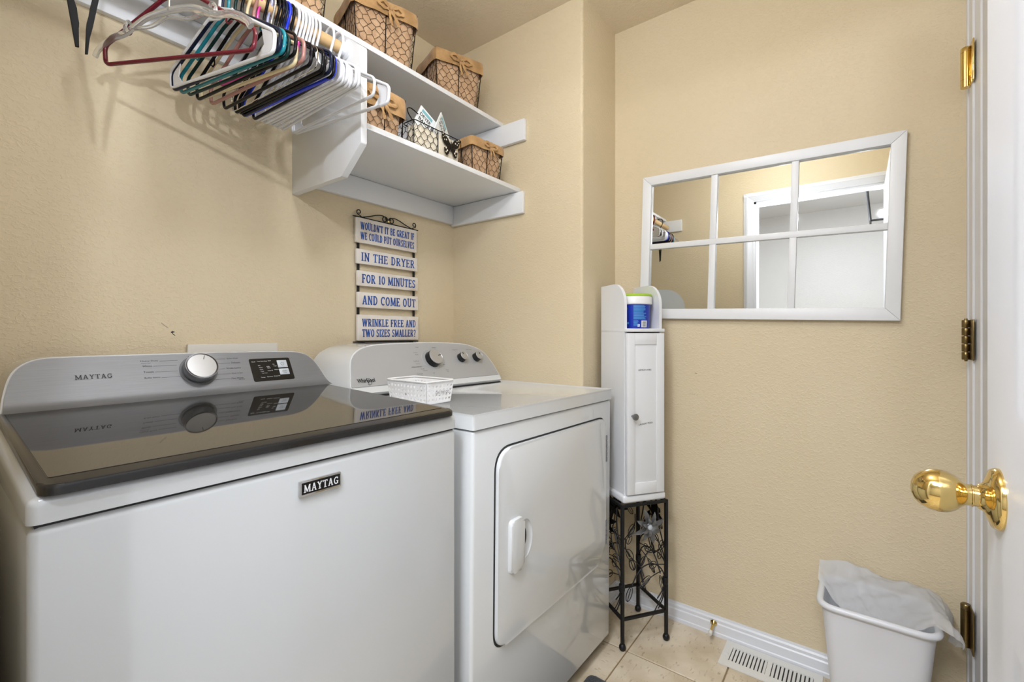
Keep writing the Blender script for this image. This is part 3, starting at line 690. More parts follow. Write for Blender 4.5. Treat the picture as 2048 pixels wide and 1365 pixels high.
# butterfly wire caddy with cloth liner
t = thing('wire_caddy', 'dark wire caddy with butterfly panels and cream cloth liner on the lower shelf', 'basket', (1.10, 1.20, ZLT))
cx0, cx1, cy0, cy1, cz0, cz1 = .985, 1.208, 1.147, 1.206, ZLT+.001, ZLT+.083
bm = NB(); R = soft_box(bm, [((cx1-cx0)/2-.006,(cy1-cy0)/2-.005,0,.02),((cx1-cx0)/2-.004,(cy1-cy0)/2-.004,.04,.02),((cx1-cx0)/2-.005,(cy1-cy0)/2-.005,.072,.02),((cx1-cx0)/2-.012,(cy1-cy0)/2-.012,.070,.02),((cx1-cx0)/2-.014,(cy1-cy0)/2-.014,.01,.02)], noise_amp=.003, seed=9)
bm.faces.new(R[0][::-1]); bm.faces.new(R[-1])
o = obj('cloth_liner', bm, 'cream', smooth=60); o.parent = t; o.location = V((cx0+cx1)/2, (cy0+cy1)/2, cz0+.001)-t.location
bm = NB()
for z in (cz0+.001, cz1): tube(bm, fillet([(cx0,cy0,z),(cx1,cy0,z),(cx1,cy1,z),(cx0,cy1,z)], .012, 4), .0018, 6, closed=True)
for x_ in (cx0, cx0+.104, cx1): 
    for y_ in (cy0, cy1): tube(bm, [(x_ if x_ not in (cx0, cx1) else x_, y_+(.006 if y_ == cy0 and x_ in (cx0,cx1) else 0), cz0), (x_, y_+(.006 if y_ == cy0 and x_ in (cx0,cx1) else 0), cz1)], .0016, 6)
obj('wire_frame', bm, 'darkwire', t)
bm = NB(); hexwire(bm, ((cx0,cy0,cz0),(cx0+.104,cy0,cz0),(cx0+.104,cy0,cz1),(cx0,cy0,cz1)), .028, .0011, .05); hexwire(bm, ((cx0,cy1,cz0),(cx0,cy0,cz0),(cx0,cy0,cz1),(cx0,cy1,cz1)), .028, .0011, .05)
obj('chicken_wire', bm, 'darkwire', t, smooth=0, kind='stuff')
bm = NB(); tube(bm, bez([(cx0,cy0+.01,cz1),(cx0-.016,cy0+.01,cz1+.015),(cx0-.016,cy0+.015,cz1+.032),(cx0+.004,cy0+.02,cz1+.042),(cx0+.035,cy0+.022,cz1+.036)], 8), .0018, 6); obj('wire_handle', bm, 'darkwire', t)
bm = NB()
for z in (cz0, cz0+.014): tube(bm, [(cx0-.004,cy0+.02,z),(cx0-.026,cy0+.02,z)], .0016, 6)
tube(bm, [(cx0-.026,cy0+.02,cz0),(cx0-.026,cy0+.02,cz0+.014)], .0016, 6); tube(bm, [(cx0-.004,cy0+.05,cz0+.002),(cx0-.026,cy0+.05,cz0+.002),(cx0-.026,cy0+.02,cz0+.002)], .0016, 6)
obj('side_rail', bm, 'darkwire', t)
# butterfly: pierced wings
bm = NB(); bx0 = (cx0+.104+cx1)/2; bmx = fr((bx0, cy0-.003, cz0+.046), (1, 0, 0), (0, 0, 1))
def wing(out, holes):
    for i in range(len(out)):
        pass
    prism(bm, out, -.0006, .0006, mx=bmx)
for sg in (-1, 1):
    wing([(sg*.001,.004),(sg*.014,.022),(sg*.034,.036),(sg*.045,.038),(sg*.044,.022),(sg*.036,.004),(sg*.022,-.004),(sg*.002,-.001)], 0)
    wing([(sg*.001,-.001),(sg*.022,-.006),(sg*.033,-.014),(sg*.030,-.030),(sg*.020,-.038),(sg*.012,-.030),(sg*.003,-.012)], 0)
tube(bm, [bmx @ V(0,.014,.001), bmx @ V(0,-.02,.001)], .0022, 6)
for sg in (-1, 1): tube(bm, [bmx @ V(0,.012,.001), bmx @ V(sg*.006,.03,.001)], .0006, 4)
obj('butterfly', bm, 'darkwire', t, smooth=0)
bm = NB()
for sg_ in (-1, 1):
    for (a, b, r_) in ((.039,.032,.0022),(.030,.027,.0020),(.038,.022,.0019),(.031,.014,.0022),(.022,.016,.0026),(.024,-.012,.0034),(.018,-.02,.003),(.024,-.026,.0024)):
        obj('wing_spot', prism(NB(), [(sg_*a+r_*math.cos(k*PI/4), b+r_*1.2*math.sin(k*PI/4)) for k in range(8)], -.0009, .0009, mx=bmx), 'cream', t, smooth=0)
def card(label, x, y, z, tilt, yaw):
    mx = Matrix.Translation((x, y, z)) @ Matrix.Rotation(math.radians(yaw), 4, 'Z') @ fr((0, 0, 0), (1, 0, 0), (0, 0, 1)) @ Matrix.Rotation(math.radians(tilt), 4, 'Z')
    t = thing('dryer_ball_package', label, 'package', (x, y, z))
    obj('card', box(NB(), 0, .092, -.11, 0, -.004, 0, bev=.001, mx=None) if False else prism(NB(), [(0,0),(0,-.115),(.092,-.115),(.092,0)], -.004, 0, mx=mx), 'cardwhite', t, smooth=0)
    obj('header_band', prism(NB(), [(.010,-.006),(.010,-.017),(.060,-.017),(.060,-.006)], .0001, .0004, mx=mx), 'cardteal', t, smooth=0)
    texts('printed_title', [('DRYER', .052, .013, mx @ Matrix.Translation((.008,-.034,0)), .02), ('BALLS', .052, .013, mx @ Matrix.Translation((.010,-.052,0)), .02)], 'ink', t)
    texts('small_print', [('wool laundry', .04, .005, mx @ Matrix.Translation((.010,-.062,0)))], 'grayink', t)
    obj('picture_window', prism(NB(), [(.066,-.03),(.066,-.09),(.086,-.09),(.086,-.03)], .0001, .0005, mx=mx), 'grayink', t, smooth=0)
card('white and teal dryer balls package card, left one standing in the wire caddy', 1.040, 1.175, 1.912, -27, 0)
card('white and teal dryer balls package card, right one standing in the wire caddy', 1.130, 1.172, 1.922, -36, 24)

# ---------------------------------------------------------------- hanging sign
sg = thing('wall_sign', 'hanging sign of five white boards with blue lettering above the dryer', 'sign', (1.168, 1.52, 1.1))
boards = [(1.013, 1.311, 1.4875, 1.583, 0.000, ["WOULDN'T IT BE GREAT IF", 'WE COULD PUT OURSELVES']), (1.016, 1.314, 1.4075, 1.464, 0, ['IN THE DRYER']),
          (1.019, 1.317, 1.3235, 1.3815, 0, ['FOR 10 MINUTES']), (1.020, 1.319, 1.2405, 1.300, 0, ['AND COME OUT']), (1.020, 1.320, 1.1135, 1.2135, 0, ['WRINKLE FREE AND', 'TWO SIZES SMALLER?'])]
for x0, x1, z0, z1, _, lines in boards:
    bm = NB(); prism(bm, rrect(x0, x1, z0, z1, .004, 3), 0, .010, mx=fr((0, YA-.010, 0), (1, 0, 0), (0, 0, 1)), bev=.002)
    bd_o = obj('sign_board', bm, 'boardwhite', sg)
    bm = NB(); n_ = len(lines); hh = (z1-z0)
    for i, s in enumerate(lines):
        if n_ == 1: zz, lh = z0+hh*.20, hh*.58
        else: zz, lh = z0+hh*(.54 if i == 0 else .14), hh*.30
        slab_text(bm, s, (x1-x0)*.88, lh, fr((x0+(x1-x0)*.065, YA-.0201, zz), (1, 0, 0), (0, 0, 1)))
    obj('lettering', bm, 'signblue', bd_o, smooth=0, label='blue slab-serif lettering')
for x in (1.030, 1.303):
    obj('strap', B(x-.0055, x+.0055, YA-.009, YA-.007, 1.12, 1.58), 'iron', sg)
def scroll(z, s, name):
    bm = NB(); y = YA-.014
    def sp(cx, cz, r, a0, turns, d): return [(cx+r*(1-.62*k/18)*math.cos(math.radians(a0+d*turns*360*k/18)), y, cz+s*r*(1-.62*k/18)*math.sin(math.radians(a0+d*turns*360*k/18))) for k in range(19)]
    tube(bm, [(1.004,y,z),(1.322,y,z)], .0022, 8)
    for c_, d in ((1.165, -1), (1.165, 1)):
        X = lambda a: c_+d*a
        pts = [(X(.150),y,z+s*.020),(X(.140),y,z+s*.012)]
        tube(bm, bez([(X(.122),y,z+s*.001),(X(.09),y,z+s*.010),(X(.055),y,z+s*.022),(X(.03),y,z+s*.026),(X(.010),y,z+s*.020),(X(.003),y,z+s*.008)], 8), .0021, 7)
        tube(bm, bez(sp(X(.016), z+s*.012, .014, 180 if d > 0 else 0, 1.2, -d), 3), .002, 7)
        tube(bm, bez([(X(.122),y,z+s*.001)]+sp(X(.135), z+s*.019, .011, -90, 1.1, d), 3), .002, 7)
    return obj(name, bm, 'iron', sg)
scroll(1.586, 1, 'scroll'); scroll(1.1085, -1, 'scroll')
bm = NB(); lathe(bm, [(.0035,0),(.005,.003),(.001,.006)], 12, mx=fr((1.165, YA-.016, 1.593), (1,0,0), (0,0,1))); obj('hanging_nail', bm, 'brass', sg)
tag(obj('cover_plate', B(.473, .726, YA-.014, YA, .90, 1.110, bev=.003), 'plate'), 'off-white wall cover plate sticking up behind the washer console', 'cover plate')

# ---------------------------------------------------------------- mirror
mr = thing('window_pane_mirror', 'white framed mirror divided like a six-pane window on the far wall', 'mirror', (XC, .30, 1.48))
# local frame: u = -Y, v = Z, tilted 1.7 degrees clockwise, origin top left
th = math.radians(-1.65); mmx = fr((XC-.003, .7085, 1.783), (0, -1, 0), (0, 0, 1)) @ Matrix.Rotation(th, 4, 'Z')
MW, MH = .8265, .580; bt, bb, bl_, br_ = .036, .040, .036, .038
def mpart(name, out, d0, d1, m, bev=.0025): 
    bm = NB(); prism(bm, out, d0, d1, mx=mmx, bev=bev); return obj(name, bm, m, mr)
mpart('frame_rail', [(0,0),(bl_,-bt),(MW-br_,-bt),(MW,0)][::-1], .0, .020, 'white'); mpart('frame_rail', [(0,-MH),(bl_,-MH+bb),(MW-br_,-MH+bb),(MW,-MH)], .0, .020, 'white')
mpart('frame_stile', [(0,0),(0,-MH),(bl_,-MH+bb),(bl_,-bt)], .0, .020, 'white'); mpart('frame_stile', [(MW,0),(MW-br_,-bt),(MW-br_,-MH+bb),(MW,-MH)], .0, .020, 'white')
xa = [bl_, .2655, .2885, .5265, .5480, MW-br_]; za = [-bt, -.276, -.297, -MH+bb]
mpart('muntin', [(xa[0],za[1]),(xa[0],za[2]),(xa[5],za[2]),(xa[5],za[1])], .0, .016, 'white', .0015)
for i in (1, 3):
    for (p, q) in ((za[0], za[1]), (za[2], za[3])): mpart('muntin', [(xa[i],p),(xa[i],q),(xa[i+1],q),(xa[i+1],p)], .0, .0155, 'white', .0015)
for i in (0, 2, 4):
    for (p, q) in ((za[0], za[1]), (za[2], za[3])): mpart('mirror_pane', [(xa[i],p),(xa[i],q),(xa[i+1],q),(xa[i+1],p)], .001, .004, 'mirror', 0)

# ---------------------------------------------------------------- washer
ws = thing('washing_machine', 'white top-load washing machine with dark glass lid and steel console', 'washer', (.413, 1.09, 0))
WX0, WX1, WY = .0765, .750, .730
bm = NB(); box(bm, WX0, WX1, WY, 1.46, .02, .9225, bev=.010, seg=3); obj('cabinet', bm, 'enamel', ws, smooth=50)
obj('seam_shadow', B(WX0+.006, WX1-.006, WY+.006, 1.45, .915, .93), 'darkgap', ws, smooth=0)
# top deck: slopes up toward the console
def deck_outline(y0, zf, y1, zr): return [(y0, .9262), (y0, zf), (y1, zr), (1.46, zr), (1.46, .9262)]
bm = NB(); prism(bm, [(-y, z) for y, z in deck_outline(WY-.002, .9560, 1.26, .980)], WX0-.001, WX1+.001, mx=fr((0, 0, 0), (0, -1, 0), (0, 0, 1)) @ Matrix.Identity(4))
bmesh.ops.recalc_face_normals(bm, faces=bm.faces[:])
xs_ = [v.co.x for v in bm.verts]
if min(xs_) < 0:
    for v in bm.verts: v.co.x = -v.co.x
    bmesh.ops.reverse_faces(bm, faces=bm.faces[:])
es = [e for e in bm.edges if max(v.co.z for v in e.verts) > .95 or (abs(e.verts[0].co.z-e.verts[1].co.z) > .02)]
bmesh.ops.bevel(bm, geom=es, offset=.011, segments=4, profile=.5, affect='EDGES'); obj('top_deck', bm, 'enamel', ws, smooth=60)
# lid: frame + glass in a sloped frame
lo_, ld_ = V(0, .722, .9570), V(0, .538, .022); lmx = fr(lo_, (1, 0, 0), ld_)
LL = ld_.length
bm = NB(); prism(bm, [tuple(p) for p in fillet([(.0845,0),(.7395,0),(.7415,LL),(.0925,LL)], [.020,.020,.004,.004], 6)], .0, .0125, mx=lmx, bev=.005, seg=3); lid = obj('lid', bm, 'lidframe', ws, smooth=50)
bm = NB(); prism(bm, [tuple(p) for p in fillet([(.096,.034),(.729,.034),(.732,LL-.004),(.103,LL-.004)], .004, 3)], .0124, .0132, mx=lmx); obj('lid_glass', bm, 'lidglass', lid, smooth=20)
bm = NB(); prism(bm, [tuple(p) for p in fillet([(.095,.0325),(.7305,.0325),(.7335,LL-.003),(.102,LL-.003)], .005, 3)], .0122, .0128, mx=lmx); obj('glass_gasket', bm, 'black', lid, smooth=20)
# console
cv = V(0, .06, .098).normalized(); cmx = fr((0, 1.26, .988), (1, 0, 0), cv)
outl = [(.0985,-.004),(.1012,.008),(.1045,.036),(.1125,.072),(.1225,.094),(.140,.110),(.160,.1165),(.200,.1188),(.43,.1195),(.640,.1165),(.690,.1115),(.715,.100),(.733,.073),(.745,.034),(.7535,.008),(.7555,-.004)]
outl = [tuple(p) for p in bez([V(*p) for p in outl], 3)]
def scale_out(o_, k):
    cx = sum(p[0] for p in o_)/len(o_); cy = .05; res = []
    n_ = len(o_)
    for i in range(n_):
        a, b = V(*o_[i-1]), V(*o_[(i+1) % n_]); t_ = (b-a).normalized(); nn = V(t_.y, -t_.x) if False else V(-t_.y, t_.x)
        p = V(*o_[i]); c_ = V(cx, cy)
        if nn.dot(p-c_) < 0: nn = -nn
        res.append(tuple(p+nn*k))
    return res
bm = NB(); ho = scale_out(outl, .0035)
fv = [bm.verts.new(cmx @ V(x, y, -.001)) for x, y in ho]; bv = [bm.verts.new(V((cmx @ V(x, y, 0)).x*.985+.006, 1.478, max(.975, (cmx @ V(x, y, 0)).z-.004))) for x, y in ho]
mid = [bm.verts.new(V(v.co.x, v.co.y+.012, v.co.z+.0005)) for v in fv]
n_ = len(fv)
for A_, B_ in ((fv, mid), (mid, bv)):
    for i in range(n_): bm.faces.new((A_[i], A_[(i+1) % n_], B_[(i+1) % n_], B_[i]))
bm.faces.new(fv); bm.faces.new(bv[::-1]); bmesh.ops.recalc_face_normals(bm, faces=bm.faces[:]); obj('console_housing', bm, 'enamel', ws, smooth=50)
bm = NB(); half = len(outl)//2; ltop = max(range(len(outl)), key=lambda i_: outl[i_][1])
def xat(side_, v_):
    L_ = outl[:ltop+1] if side_ == 0 else outl[ltop:][::-1]
    for i_ in range(len(L_)-1):
        if L_[i_][1] <= v_ <= L_[i_+1][1]:
            f_ = (v_-L_[i_][1])/max(1e-9, L_[i_+1][1]-L_[i_][1]); return L_[i_][0]+(L_[i_+1][0]-L_[i_][0])*f_
    return L_[-1][0]
vtop = outl[ltop][1]; vsq = [-.004+.026*k/8 for k in range(9)]+[.03, .04, .055, .07]+[vtop-(vtop-.07)*((12-k)/12)**1.8 for k in range(1, 12)]
rows_ = []
for v_ in vsq:
    off = .0018+.012*max(0, 1-(v_+.004)/.026)**2; a, b = xat(0, v_), xat(1, v_)
    rows_.append([bm.verts.new(cmx @ V(a+(b-a)*k/6, v_, off)) for k in range(7)])
for A_, B_ in zip(rows_, rows_[1:]):
    for k in range(6): bm.faces.new((A_[k], A_[k+1], B_[k+1], B_[k]))
bmesh.ops.solidify(bm, geom=bm.faces[:], thickness=.002); bmesh.ops.recalc_face_normals(bm, faces=bm.faces[:]); face = obj('console_face', bm, 'steel', ws, smooth=30)
def at(x, y, z=.0021): return cmx @ Matrix.Translation((x, y, z))
bm = NB(); slab_text(bm, 'MAYTAG', .060, .0105, at(.2035, .0645)); obj('logo', bm, 'ink', face, smooth=0, label='black slab-serif logo')
def knob(parent, mx, r, d, mside, mtop, nm='knob', ind=None, skirt=None):
    bm = NB()
    lathe(bm, [(r*.92,0),(r*.97,d*.2),(r,d*.35),(r*.98,d*.85),(r*.95,d)], 40, mx=mx); k_ = obj(nm, bm, mside, parent, smooth=40)
    bm = NB(); lathe(bm, [(r*.95,d*.96),(r*.93,d*1.03),(r*.86,d*1.03),(r*.84,d*.98),(.0008,d*.98)], 40, mx=mx); obj('knob_cap', bm, mtop, k_, smooth=30)
    if ind: bm = NB(); a = ind; c_, s_ = math.cos(a), math.sin(a); tube(bm, [mx @ V(r*.5*c_, r*.5*s_, d*.99), mx @ V(r*.8*c_, r*.8*s_, d*.99)], .0009, 5); obj('pointer', bm, 'ink', k_)
    return k_
def radial_metal():
    m = mat('turned_metal', '#505053', .3, 1); nt = m.node_tree; N = nt.nodes; L = nt.links; b = N['Principled BSDF']
    b.inputs['Anisotropic'].default_value = .85; tg = N.new('ShaderNodeTangent'); tg.direction_type = 'RADIAL'; tg.axis = 'Y'; L.new(tg.outputs[0], b.inputs['Tangent']); return m
M['turned'] = radial_metal()
kx, ky = .4275, .0705
bm = NB(); lathe(bm, [(.041,0),(.041,.0006)], 40, mx=at(kx, ky, .0019)); obj('dial_ring', bm, 'grayink', face)
knob(face, at(kx, ky, .002), .0365, .026, 'satin', 'turned', 'cycle_dial', ind=1.25)
it = []; ln = NB()
for (s, x, y, w) in (('Heavy Duty',.3165,.100,.033),('Whites',.3180,.087,.018),('Towels',.3185,.0715,.019),('Bulky Items',.3185,.0560,.029)): it.append((s, w, .0045, at(x, y)))
it.append(('Heavy Soil', .017, .0028, at(.3170, .0952)))
for (s, x, y, w) in (('Normal',.4110,.1085,.016),('Quick Wash',.4950,.0985,.027),('Delicates',.5040,.0860,.021),('Wrinkle Control',.4890,.0700,.034),('Drain & Spin',.4990,.0545,.026),('Clean Washer',.4950,.0405,.029),('with affresh',.512,.0368,.014)): it.append((s, w, .0042 if w > .015 else .0028, at(x, y)))
for q_ in it: texts('cycle_name', [q_], 'ink', face)
for (x0, x1, y) in ((.3520,.388,.1015),(.3385,.384,.0885),(.340,.3845,.0730),(.350,.388,.0575),(.466,.492,.1005),(.4655,.501,.0875),(.466,.486,.0718),(.463,.497,.0565),(.457,.493,.0425)):
    obj('guide_line', prism(NB(), [(x0,y-.0004),(x1,y-.0004),(x1,y+.0004),(x0,y+.0004)], .0019, .0022, mx=cmx), 'grayink', face, smooth=0)
bm = NB(); prism(bm, rrect(.5475, .6565, .0275, .0965, .005, 4), .0018, .0026, mx=cmx); cp = obj('control_panel', bm, 'panelblack', face)
for (y0, y1) in ((.0655, .0885), (.0435, .0620)):
    bm = NB(); prism(bm, rrect(.6195, .6460, y0, y1, .001, 2), .0025, .0036, mx=cmx, bev=.0006); obj('button', bm, 'buttonsilver', cp)
bm = NB(); tube(bm, [at(.6328+.0045*math.cos(a), .077+.0045*math.sin(a), .0037) @ V(0,0,0) for a in [math.radians(x) for x in range(115, 426, 15)]], .0004, 4); tube(bm, [at(.6328,.0775,.0037) @ V(0,0,0), at(.6328,.0825,.0037) @ V(0,0,0)], .0004, 4); obj('power_symbol', bm, 'ink', cp)
texts('start_mark', [('START', .013, .0035, at(.6270, .0515, .0037)), ('PAUSE', .009, .0022, at(.6290, .0465, .0037))], 'ink', cp)
wl = []
for s, x, y, w, h_ in (('Soil',.553,.0855,.009,.0030),('Temp',.567,.0860,.008,.0030),('Extra Rinse',.577,.0863,.0165,.0030),('Spin',.596,.0868,.008,.0030),('Hot',.567,.0735,.006,.0028),('Warm',.568,.0675,.009,.0028),('Cool',.569,.0615,.008,.0028),('Cold',.570,.0555,.008,.0028),('Tap Cold',.5715,.0495,.014,.0028),
    ('100%',.5885,.0690,.008,.0028),('Extra',.590,.0648,.008,.0028),('Deep Fill',.589,.0560,.013,.0028),('On',.606,.0755,.005,.0028),('High',.6075,.0697,.008,.0028),('Medium',.607,.0585,.0125,.0028),('Temp',.5665,.0365,.011,.0034),('Options',.5825,.0372,.015,.0034),('Deep Fill',.6010,.0380,.0165,.0034)): wl.append((s, w, h_, at(x, y, .0028)))
texts('panel_print', wl, 'whiteink', cp)
# front badge
bmx_ = fr((0, WY-.0005, 0), (1, 0, 0), (0, 0, 1))
bm = NB(); prism(bm, rrect(.3812, .4566, .8718, .8975, .0015, 2), 0, .004, mx=bmx_, bev=.0008); bg = obj('badge', bm, 'chrome', ws)
bm = NB(); prism(bm, [(.3855,.8752),(.4545,.8752),(.4545,.8945),(.3855,.8945)], .0036, .0042, mx=bmx_); obj('badge_plate', bm, 'panelblack', bg, smooth=0)
bm = NB(); slab_text(bm, 'MAYTAG', .0625, .0125, fr((.3888, WY-.0046, .8783), (1,0,0), (0,0,1))); obj('badge_lettering', bm, 'whiteink', bg, smooth=0)

# ---------------------------------------------------------------- dryer (leans a little to its right)
dy = thing('clothes_dryer', 'white front-load dryer with grey curved console, left of the cabinet', 'dryer', (0, 0, 0))
_th = math.radians(.75); piv = V(1.175, .724, 0)
dmx = Matrix.Translation(piv+V(-.012, 0, 0)) @ Matrix.Rotation(_th, 4, 'Y') @ Matrix.Translation(-piv)
dy.matrix_basis = dmx @ Matrix.Translation((1.175, 1.09, 0))
inv_off = Matrix.Translation((-1.175, -1.09, 0))
def dobj(name, bm, m, parent=None, **k):
    """build in dryer coordinates"""
    bmesh.ops.transform(bm, matrix=dmx, verts=bm.verts[:]) if isinstance(bm, bmesh.types.BMesh) else bm.transform(dmx)
    return obj(name, bm, m, parent or dy, **k)
DX0, DX1, DY = .8005, 1.5515, .724
dobj('cabinet', B(DX0, DX1, DY, 1.45, .048, .9035, bev=.009, seg=3), 'enamel2', smooth=50)
dobj('seam_shadow', B(DX0+.006, DX1-.006, DY+.006, 1.44, .895, .91), 'darkgap', smooth=0)
dobj('toe_gap_shade', B(DX0+.01, DX1-.012, DY+.03, 1.43, .01, .06), 'darkgap', smooth=0)  # dark box stands in for the shade in the gap under the dryer
# top with a shallow recessed tray
bm = NB(); box(bm, DX0-.002, DX1+.001, DY-.003, 1.455, .9060, .9440)
top = [f for f in bm.faces if f.normal.z > .9 or all(v.co.z > .94 for v in f.verts)]
top = [f for f in bm.faces if all(v.co.z > .94 for v in f.verts)]
r = bmesh.ops.inset_region(bm, faces=top, thickness=.028, depth=0)
r2 = bmesh.ops.inset_region(bm, faces=top, thickness=.012, depth=0)
for v in top[0].verts: v.co.z -= .0055
es = [e for e in bm.edges if all(v.co.z > .9439 for v in e.verts) and (any(abs(v.co.x-(DX0-.002)) < 1e-4 or abs(v.co.x-(DX1+.001)) < 1e-4 or abs(v.co.y-(DY-.003)) < 1e-4 for v in e.verts) and len([f for f in e.link_faces if abs(f.normal.z) < .5]) )]
bm.normal_update()
es = [e for e in bm.edges if len(e.link_faces) == 2 and abs(e.link_faces[0].normal.dot(e.link_faces[1].normal)) < .3 and max(v.co.z for v in e.verts) > .93]
bmesh.ops.bevel(bm, geom=es, offset=.007, segments=3, profile=.5, affect='EDGES'); dobj('top_panel', bm, 'enamel2', smooth=50)
# door with scooped grip
bm = NB(); prism(bm, [tuple(p) for p in fillet([(.885,.345),(1.492,.345),(1.492,.845),(.885,.845)], [.045,.075,.04,.062], 8)], .0, .013, mx=fr((0, DY+.002, 0), (1,0,0), (0,0,1)), bev=.006, seg=3)
dd = obj('tmp', bm, 'enamel2', None, smooth=50)
bm = NB(); bmesh.ops.create_uvsphere(bm, u_segments=32, v_segments=20, radius=1); 
for v in bm.verts: v.co = V(1.000+v.co.x*.034, DY-.011+v.co.y*.012, .588+v.co.z*.052)
cut = obj('tmpc', bm, None, None)
md = dd.modifiers.new('b', 'BOOLEAN'); md.operation = 'DIFFERENCE'; md.object = cut; md.solver = 'EXACT'
dg = bpy.context.evaluated_depsgraph_get(); dg.update(); me = bpy.data.meshes.new_from_object(dd.evaluated_get(dg))
bpy.data.objects.remove(dd); bpy.data.objects.remove(cut)
bm = NB(); bm.from_mesh(me); bpy.data.meshes.remove(me)
ddo = dobj('door', bm, 'enamel2', smooth=35)
bm = NB(); prism(bm, [tuple(p) for p in fillet([(.880,.340),(1.497,.340),(1.497,.850),(.880,.850)], [.048,.078,.043,.065], 8)], -.003, .0012, mx=fr((0, DY, 0), (1,0,0), (0,0,1))); dobj('door_gasket', bm, 'darkgap', smooth=0)
bm = NB(); prism(bm, rrect(.9255, .9835, .520, .657, .014, 5), .009, .022, mx=fr((0, DY, 0), (1,0,0), (0,0,1)), bev=.008, seg=4); dobj('handle', bm, 'enamel2', ddo, smooth=60)
for z0, z1 in ((.690, .784), (.400, .484)):
    bm = NB(); box(bm, 1.4890, 1.4975, DY-.012, DY+.004, z0, z1, bev=.0012)
    for k in range(5): tube(bm, [(1.4930, DY-.0115, z0+(z1-z0)*(k+.1)/5), (1.4930, DY-.0115, z0+(z1-z0)*(k+.85)/5)], .0035, 8)
    dobj('door_hinge', bm, 'grayink')
# console
ev = V(0, .087, .145).normalized(); emx = fr((0, 1.213, .973), (1, 0, 0), ev)
do = [(.800,-.018),(.800,.004),(.8095,.035),(.8225,.078),(.836,.103),(.8555,.121),(.888,.1365),(.949,.1475),(1.043,.1515),(1.15,.1545),(1.2315,.1540),(1.30,.1515),(1.3645,.1465),(1.4174,.1342),(1.4602,.1112),(1.4815,.080),(1.4945,.040),(1.502,-.002),(1.504,-.018)]
do = [tuple(p) for p in bez([V(*p) for p in do], 3)]
bm = NB(); ho = scale_out(do, .009); n_ = len(ho)
fv = [bm.verts.new(emx @ V(x, y, -.003)) for x, y in do]; f2 = [bm.verts.new(emx @ V(x*.5+a*.5, y*.5+b*.5, -.002)) for (x, y), (a, b) in zip(do, ho)]; f3 = [bm.verts.new(emx @ V(x, y, -.012)) for x, y in ho]
bk = [bm.verts.new(V(1.155+((emx @ V(x, y, 0)).x-1.155)*.985, 1.475, max(.935, (emx @ V(x, y, 0)).z-.006))) for x, y in ho]
for A_, B_ in ((fv, f2), (f2, f3), (f3, bk)):
    for i in range(n_): bm.faces.new((A_[i], A_[(i+1) % n_], B_[(i+1) % n_], B_[i]))
bm.faces.new(fv); bm.faces.new(bk[::-1]); bmesh.ops.recalc_face_normals(bm, faces=bm.faces[:]); dobj('console_housing', bm, 'enamel2', smooth=50)
dfo = [p for p in do if p[1] > -.0005]
dfo = [(.800,-.0005)]+dfo+[(1.502,-.0005)]
bm = NB(); prism(bm, dfo[::-1], -.003, -.0005, mx=emx); bmesh.ops.recalc_face_normals(bm, faces=bm.faces[:]); df = dobj('console_face', bm, 'silver', smooth=30)
dobj('console_seam', B(.86, 1.503, 1.2035, 1.215, .9405, .9435), 'darkgap', smooth=0)
def dat(x, y, z=.0003): return emx @ Matrix.Translation((x, y, z))
def dknob(x, y, r, d, ind):
    bm = NB(); lathe(bm, [(r*1.05,0),(r*1.0,d*.3),(r*.98,d*.9),(r*.96,d)], 40, mx=dat(x, y)); k_ = dobj('timer_dial' if r > .025 else 'knob', bm, 'black', df, smooth=40)
    bm = NB(); lathe(bm, [(r*.97,d*.9),(r*.97,d*1.02),(r*.9,d*1.06),(r*.86,d*1.02),(.0008,d*1.04)], 40, mx=dat(x, y)); dobj('knob_cap', bm, 'knobgray', k_, smooth=30)
    bm = NB(); tube(bm, [dat(x+r*.35*math.cos(ind), y+r*.35*math.sin(ind), d*1.05) @ V(0,0,0), dat(x+r*.78*math.cos(ind), y+r*.78*math.sin(ind), d*1.05) @ V(0,0,0)], .0014, 5); dobj('pointer', bm, 'ink', k_)
dknob(1.163, .084, .031, .024, .25); dknob(1.3155, .0845, .0185, .022, 1.9); dknob(1.4035, .0835, .0185, .022, .9)
bm = NB(); tube(bm, [dat(1.158+.043*math.cos(a), .0845+.040*math.sin(a)) @ V(0,0,0) for a in [2*PI*k/40 for k in range(40)]], .0005, 4, closed=True); dobj('dial_ring', bm, 'whiteink', df)
def dtexts(name, items, m, parent):
    bm = NB()
    for it_ in items:
        me = text_mesh(*it_[:4], bold=it_[4] if len(it_) > 4 else 0); bm.from_mesh(me); bpy.data.meshes.remove(me)
    return dobj(name, bm, m, parent, smooth=0)
dtexts('logo', [('Whirlpool', .064, .0185, dat(.8235, .0085, 0), .03)], 'ink', df)
bm = NB(); tube(bm, bez([dat(.858,.006) @ V(0,0,0), dat(.866,.004) @ V(0,0,0), dat(.874,.012) @ V(0,0,0), dat(.870,.024) @ V(0,0,0), dat(.860,.027) @ V(0,0,0)], 6), .0007, 4); dobj('logo_ring', bm, 'ink', df)
dtexts('dial_print', [(s, w, .0035, dat(x, y, .0001)) for s, x, y, w in (('Damp', 1.105,.134,.013), ('Timed Dry',1.085,.1125,.018), ('50 min',1.090,.104,.014), ('Cool Down',1.072,.078,.024), ('Less Dry',1.078,.066,.018), ('WRINKLE PREVENT',1.052,.055,.048), ('Normal',1.09,.046,.016), ('More Dry',1.100,.038,.018),
    ('Automatic',1.064,.027,.028), ('Dry',1.080,.021,.010), ('OFF',1.140,.026,.010), ('Delicate',1.185,.132,.018), ('20',1.190,.124,.008), ('10',1.205,.079,.006), ('OFF',1.205,.058,.010), ('Timed',1.208,.035,.014), ('Dry',1.212,.028,.010), ('Temperature',1.285,.1205,.030), ('End of Cycle',1.366,.1205,.030))], 'ink', df)

